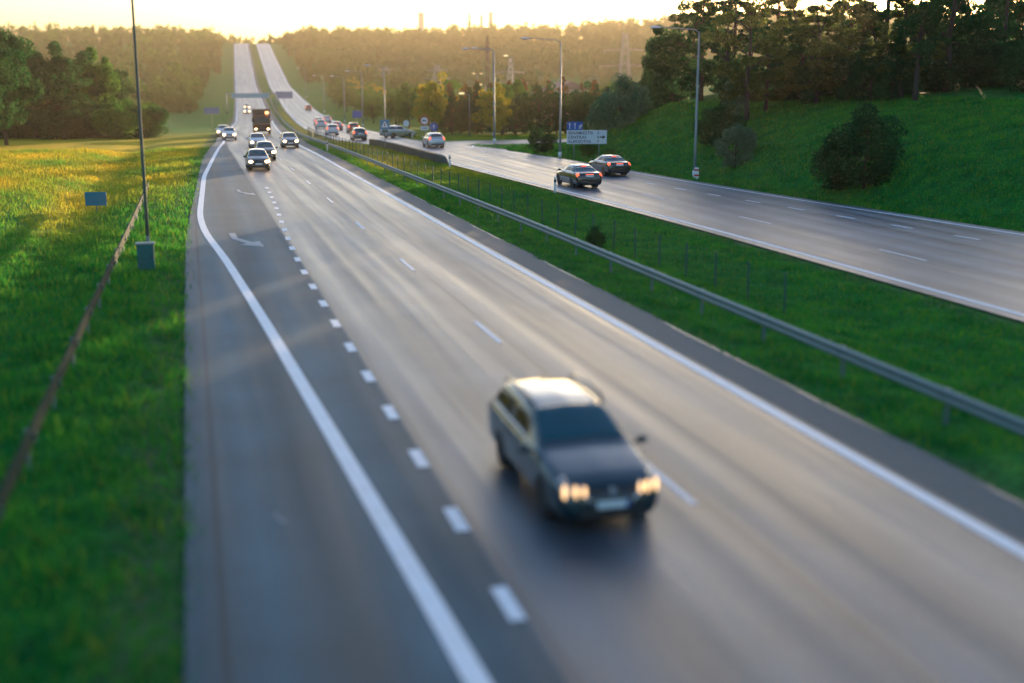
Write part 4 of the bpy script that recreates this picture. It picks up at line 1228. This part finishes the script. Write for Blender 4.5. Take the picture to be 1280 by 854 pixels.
# trees on top of the embankment
r_ = random.Random(5)
hill = []
for k in range(30):
    px = 835 + (1330 - 835) * (k + .5) / 30 + r_.uniform(-8, 8)
    Y = r_.choice([88, 95, 102, 110, 118]) + r_.uniform(-3, 3)
    hill.append((px, Y))
for k, (px, Y) in enumerate(hill):
    x, y, z = at(px, Y)
    s, t = ST(x, y)
    if t - float(bR(s)) < 15: 
        x, y = x + 3, y + 6
    edge = px < 900
    gap = 895 < px < 1130
    hh = r_.uniform(8.5, 10.5) if edge else (r_.uniform(5.0, 8.0) if gap and k % 4 else r_.uniform(10, 15))
    ww = r_.uniform(2.4, 3.4)
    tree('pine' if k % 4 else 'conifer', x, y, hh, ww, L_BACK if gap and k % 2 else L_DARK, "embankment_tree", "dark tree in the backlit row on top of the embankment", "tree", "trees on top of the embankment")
for k in range(52):
    px = 838 + (1400 - 838) * (k + .5) / 52 + r_.uniform(-6, 6); Y = r_.uniform(84, 104)
    x, y, z = at(px, Y)
    s, t = ST(x, y)
    if t - float(bR(s)) < 14: continue
    tree('bush', x, y, r_.uniform(2.4, 4.0), r_.uniform(1.6, 2.6), L_DARK, "undergrowth_bush", "dark undergrowth bush between the trunks on top of the embankment", "bush", "undergrowth on top of the embankment")
# tree line right of the embankment's end, behind the sign
for (px, Y, hh, ww, lm) in [(812, 135, 7.5, 2.6, L_DARK), (798, 150, 7.2, 2.6, L_MID), (826, 128, 9, 3, L_DARK), (785, 165, 7.5, 2.8, L_MID), (768, 158, 6.6, 2.5, L_DARK), (840, 122, 11, 3.2, L_DARK)]:
    x, y, z = at(px, Y)
    tree('oak', x, y, hh, ww, lm, "roadside_tree", "leafy tree at the left end of the embankment behind the willow bush", "tree", "trees behind the willow bush", z=min(z, 1.5))
# dark row behind the side road
for k in range(22):
    px = 540 + (760 - 540) * (k + .5) / 22 + r_.uniform(-3, 3); Y = 164 + r_.uniform(-3, 10)
    x, y, z = at(px, Y)
    hh = r_.uniform(5.3, 7.0)
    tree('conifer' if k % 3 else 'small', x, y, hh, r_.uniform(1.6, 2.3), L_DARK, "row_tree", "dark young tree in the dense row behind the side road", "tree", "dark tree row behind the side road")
for k in range(11):
    px = 552 + (755 - 552) * (k + .5) / 11 + r_.uniform(-5, 5); Y = 178 + r_.uniform(0, 8)
    x, y, z = at(px, Y)
    tree('conifer', x, y, r_.uniform(7.0, 8.2), r_.uniform(1.5, 2.1), L_SUNLIT, "sunlit_topped_tree", "taller orange tinted tree, coloured as sunlit, showing above the dark row", "tree", "trees coloured as sunlit above the dark row")
# yellow green trees right of the distant queue
for k in range(30):
    s = 150 + k * 8.5 + r_.uniform(-2, 2)
    t = float(bR(s)) + r_.uniform(7, 11) + (k % 3) * 3.5 - (0 if s > 175 else -4)
    x, y = W(s, t); x, y = float(x), float(y)
    lm = [L_YEL, L_MID, L_MID, L_YEL, L_MID][k % 5] if s < 220 else [L_MID, L_MID, L_YEL][k % 3]
    tree('small' if k % 4 else 'oak', x, y, r_.uniform(6.0, 8.0), r_.uniform(2.4, 3.2), lm, "roadside_tree", ("yellow green" if lm is L_YEL else "leafy green") + " tree in the roadside belt beyond the queue of cars", "tree", ("yellow green" if lm is L_YEL else "leafy green") + " trees of the roadside belt")
x, y, z = at(540, 160); tree('small', x, y, 7.5, 2.2, L_YEL, "roadside_tree", "bright yellow tree at the left end of the dark row", "tree")
# valley trees
for k in range(46):
    px = r_.uniform(395, 830); Y = r_.choice([250, 290, 330, 420, 480, 540]) + r_.uniform(-15, 15)
    x, y, z = at(px, Y)
    s, t = ST(x, y)
    if t < 40: continue
    tree('oak', x, y, r_.uniform(5, 7.5), r_.uniform(3.2, 5), L_MID if k % 3 else L_WILLOW, "valley_tree", "hazy green tree standing in the valley meadows", "tree", "trees scattered through the valley")
# left woods, near edge
for k in range(34):
    px = -60 + (300) * (k + .5) / 34 + r_.uniform(-6, 6)
    Y = 160 + r_.uniform(-6, 22) + max(0, px - 200) * .6
    x, y, z = at(px, Y)
    s, t = ST(x, y)
    if t > -12: continue
    near = px < 20
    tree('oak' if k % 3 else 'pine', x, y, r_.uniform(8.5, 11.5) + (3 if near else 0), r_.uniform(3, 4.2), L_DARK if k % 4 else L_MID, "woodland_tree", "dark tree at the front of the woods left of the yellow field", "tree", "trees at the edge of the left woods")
for k in range(34):
    px = -40 + 230 * (k + .5) / 34 + r_.uniform(-5, 5); Y = 157 + r_.uniform(-3, 16)
    x, y, z = at(px, Y)
    tree('bush', x, y, r_.uniform(2.8, 5.0), r_.uniform(2.6, 4.0), L_DARK if k % 3 else L_MID, "undergrowth_bush", "dark undergrowth bush along the front of the left woods", "bush", "undergrowth along the left woods")
for (px, Y) in [(-10, 128), (8, 134), (-35, 120)]:
    x, y, z = at(px, Y)
    tree('oak', x, y, 12.5, 4.2, L_DARK, "field_tree", "tall dark green tree at the extreme left edge of the view", "tree", "tall trees at the extreme left")
for k in range(16):
    s = 190 + k * 11; t = -22 + r_.uniform(-6, 3) - max(0, (240 - s)) * .05
    x, y = W(s, t); x, y = float(x), float(y)
    tree('small', x, y, r_.uniform(4, 6.5), r_.uniform(2.2, 3.0), L_MID if k % 2 else L_DARK, "verge_tree", "small green tree on the verge left of the uphill road", "tree", "small trees on the left verge")

def woods(name, label, regs, lm, seed, leaf=1.5, per=150):
    rng = np.random.default_rng(seed)
    allp = []
    for (s0, s1, t0, t1, n, h0, h1) in regs:
        s = rng.uniform(s0, s1, n); t = rng.uniform(t0, t1, n)
        x, y = W(s, t); z = hz(s, t)
        hh = rng.uniform(h0, h1, n); rr = hh * rng.uniform(.28, .42, n)
        for i in range(n):
            K = 9
            d = rng.normal(size=(K, 3)); d /= np.linalg.norm(d, axis=1)[:, None]
            cc = d * np.array([rr[i] * .7, rr[i] * .7, hh[i] * .46]) * rng.uniform(.4, 1, (K, 1)) + np.array([x[i], y[i], z[i] + hh[i] * .50])
            g = rng.normal(size=(per, 3)); g /= np.linalg.norm(g, axis=1)[:, None]
            allp.append(cc[rng.integers(0, K, per)] + g * rng.uniform(.2, 1, (per, 1)) * rr[i] * .42)
    p = np.concatenate(allp)
    v, f = leaf_quads(p, leaf, rng)
    tag(link(name, arr_mesh(name, v, f), lm), label, "woods", kind='stuff')
L_FAR = leaf_mat("far_woods_leaves", (.025, .08, .014), (.07, .14, .02), .35, .03)
woods("wooded_ridge", "hazy wooded ridge on the skyline right of the road", [
    (640, 900, 45, 150, 420, 9, 14), (420, 760, 38, 120, 330, 5, 9), (500, 900, 33, 45, 90, 3, 6), (760, 900, 36, 60, 90, 6, 9), (640, 880, 150, 420, 1150, 11, 17), (640, 900, 420, 700, 420, 12, 18), (590, 640, 120, 420, 80, 8, 13)], L_FAR, 3)
woods("wooded_slope", "hazy woods covering the hillside left of the road", [
    (215, 420, -150, -20, 330, 6, 10), (420, 900, -300, -13, 1300, 8, 13), (330, 900, -24, -8, 330, 4, 8), (560, 900, -9, -4, 60, 2.5, 4.5), (885, 1080, -80, 90, 260, 5.5, 9), (190, 420, -300, -140, 260, 9, 14)], L_FAR, 4)

# ------------------------------------------------------------------ grass blades near the road
def blades(name, regs, seed):
    rng = np.random.default_rng(seed)
    V, YV = [], []
    for (s0, s1, f0, f1, n, h0, h1, wd) in regs:
        s = rng.uniform(s0, s1, n); u = rng.uniform(0, 1, n)
        a, b = f0(s), f1(s); t = a + (b - a) * u
        x, y = W(s, t); z = hz(s, t) - .01
        cl = np.sin(s * 1.9 + t * 2.3) * np.sin(s * .7 - t * 1.1) * .35 + .75
        h = rng.uniform(h0, h1, n) * cl
        th = rng.uniform(0, math.pi, n); dx, dy = np.cos(th) * wd, np.sin(th) * wd
        lx, ly = rng.normal(0, .35, n) * h, rng.normal(0, .35, n) * h
        YV.append(np.repeat(rng.uniform(0, 1, n) ** 7 * .35 + yellow(s, t) * (.55 + .6 * rng.uniform(0, 1, n)) * (.6 + .5 * np.sin(s * .31) * np.sin(t * .53 + s * .1)), 3))
        V.append(np.stack([np.stack([x - dx, y - dy, z], 1), np.stack([x + dx, y + dy, z], 1), np.stack([x + lx, y + ly, z + h], 1)], 1).reshape(-1, 3))
    V = np.concatenate(V)
    f = np.arange(len(V)).reshape(-1, 3)
    me = arr_mesh(name, V, f)
    a = me.attributes.new("yellow", 'FLOAT', 'POINT'); a.data.foreach_set("value", np.clip(np.concatenate(YV), 0, 1).astype(np.float32))
    gm = leaf_mat("grass_blades", (.012, .14, .024), (.06, .27, .022), .4, .8, True)
    tag(link(name, me, gm), "short green grass growing beside the carriageways", "grass", kind='stuff')
rng_b = np.random.default_rng(77)
one = lambda v: (lambda s: np.full_like(s, v))
blades("grass", [
    (18, 60, lambda s: 12.72 + rng_b.normal(0, .13, len(s)), lambda s: bL(s) - .8, 60000, .08, .26, .018),
    (60, 140, lambda s: 12.72 + rng_b.normal(0, .13, len(s)), lambda s: bL(s) - .9, 90000, .12, .34, .026),
    (35, 100, lambda s: bR(s) + 1.1, lambda s: bR(s) + 20, 90000, .12, .38, .03),
    (100, 126, lambda s: bR(s) + 1.3, lambda s: bR(s) + 14, 26000, .12, .34, .03),
    (141, 158, lambda s: bR(s) + 1.5, lambda s: bR(s) + 26, 20000, .12, .3, .035),
    (9, 60, lambda s: paveL(s) - 14, lambda s: paveL(s) + .0 + rng_b.normal(0, .15, len(s)), 70000, .12, .42, .022),
    (60, 130, lambda s: paveL(s) - 25, lambda s: paveL(s) + .0 + rng_b.normal(0, .15, len(s)), 50000, .12, .4, .035)], 9)

# ------------------------------------------------------------------ haze
def haze():
    m = bpy.data.materials.new("haze"); m.use_nodes = True
    n, l = m.node_tree.nodes, m.node_tree.links
    n.remove(n["Principled BSDF"])
    v = n.new("ShaderNodeVolumePrincipled")
    v.inputs["Color"].default_value = (1.0, .86, .60, 1)
    v.inputs["Density"].default_value = .00017
    v.inputs["Anisotropy"].default_value = .5
    l.new(v.outputs[0], n["Material Output"].inputs["Volume"])
    zs = [z_ for z_ in (-6, 95)]
    mb = MB().box((40, 600, (zs[0] + zs[1]) / 2), (2700, 1560, zs[1] - zs[0]), 0)
    o = mb.build("haze", m)
    tag(o, kind='stuff')
haze()
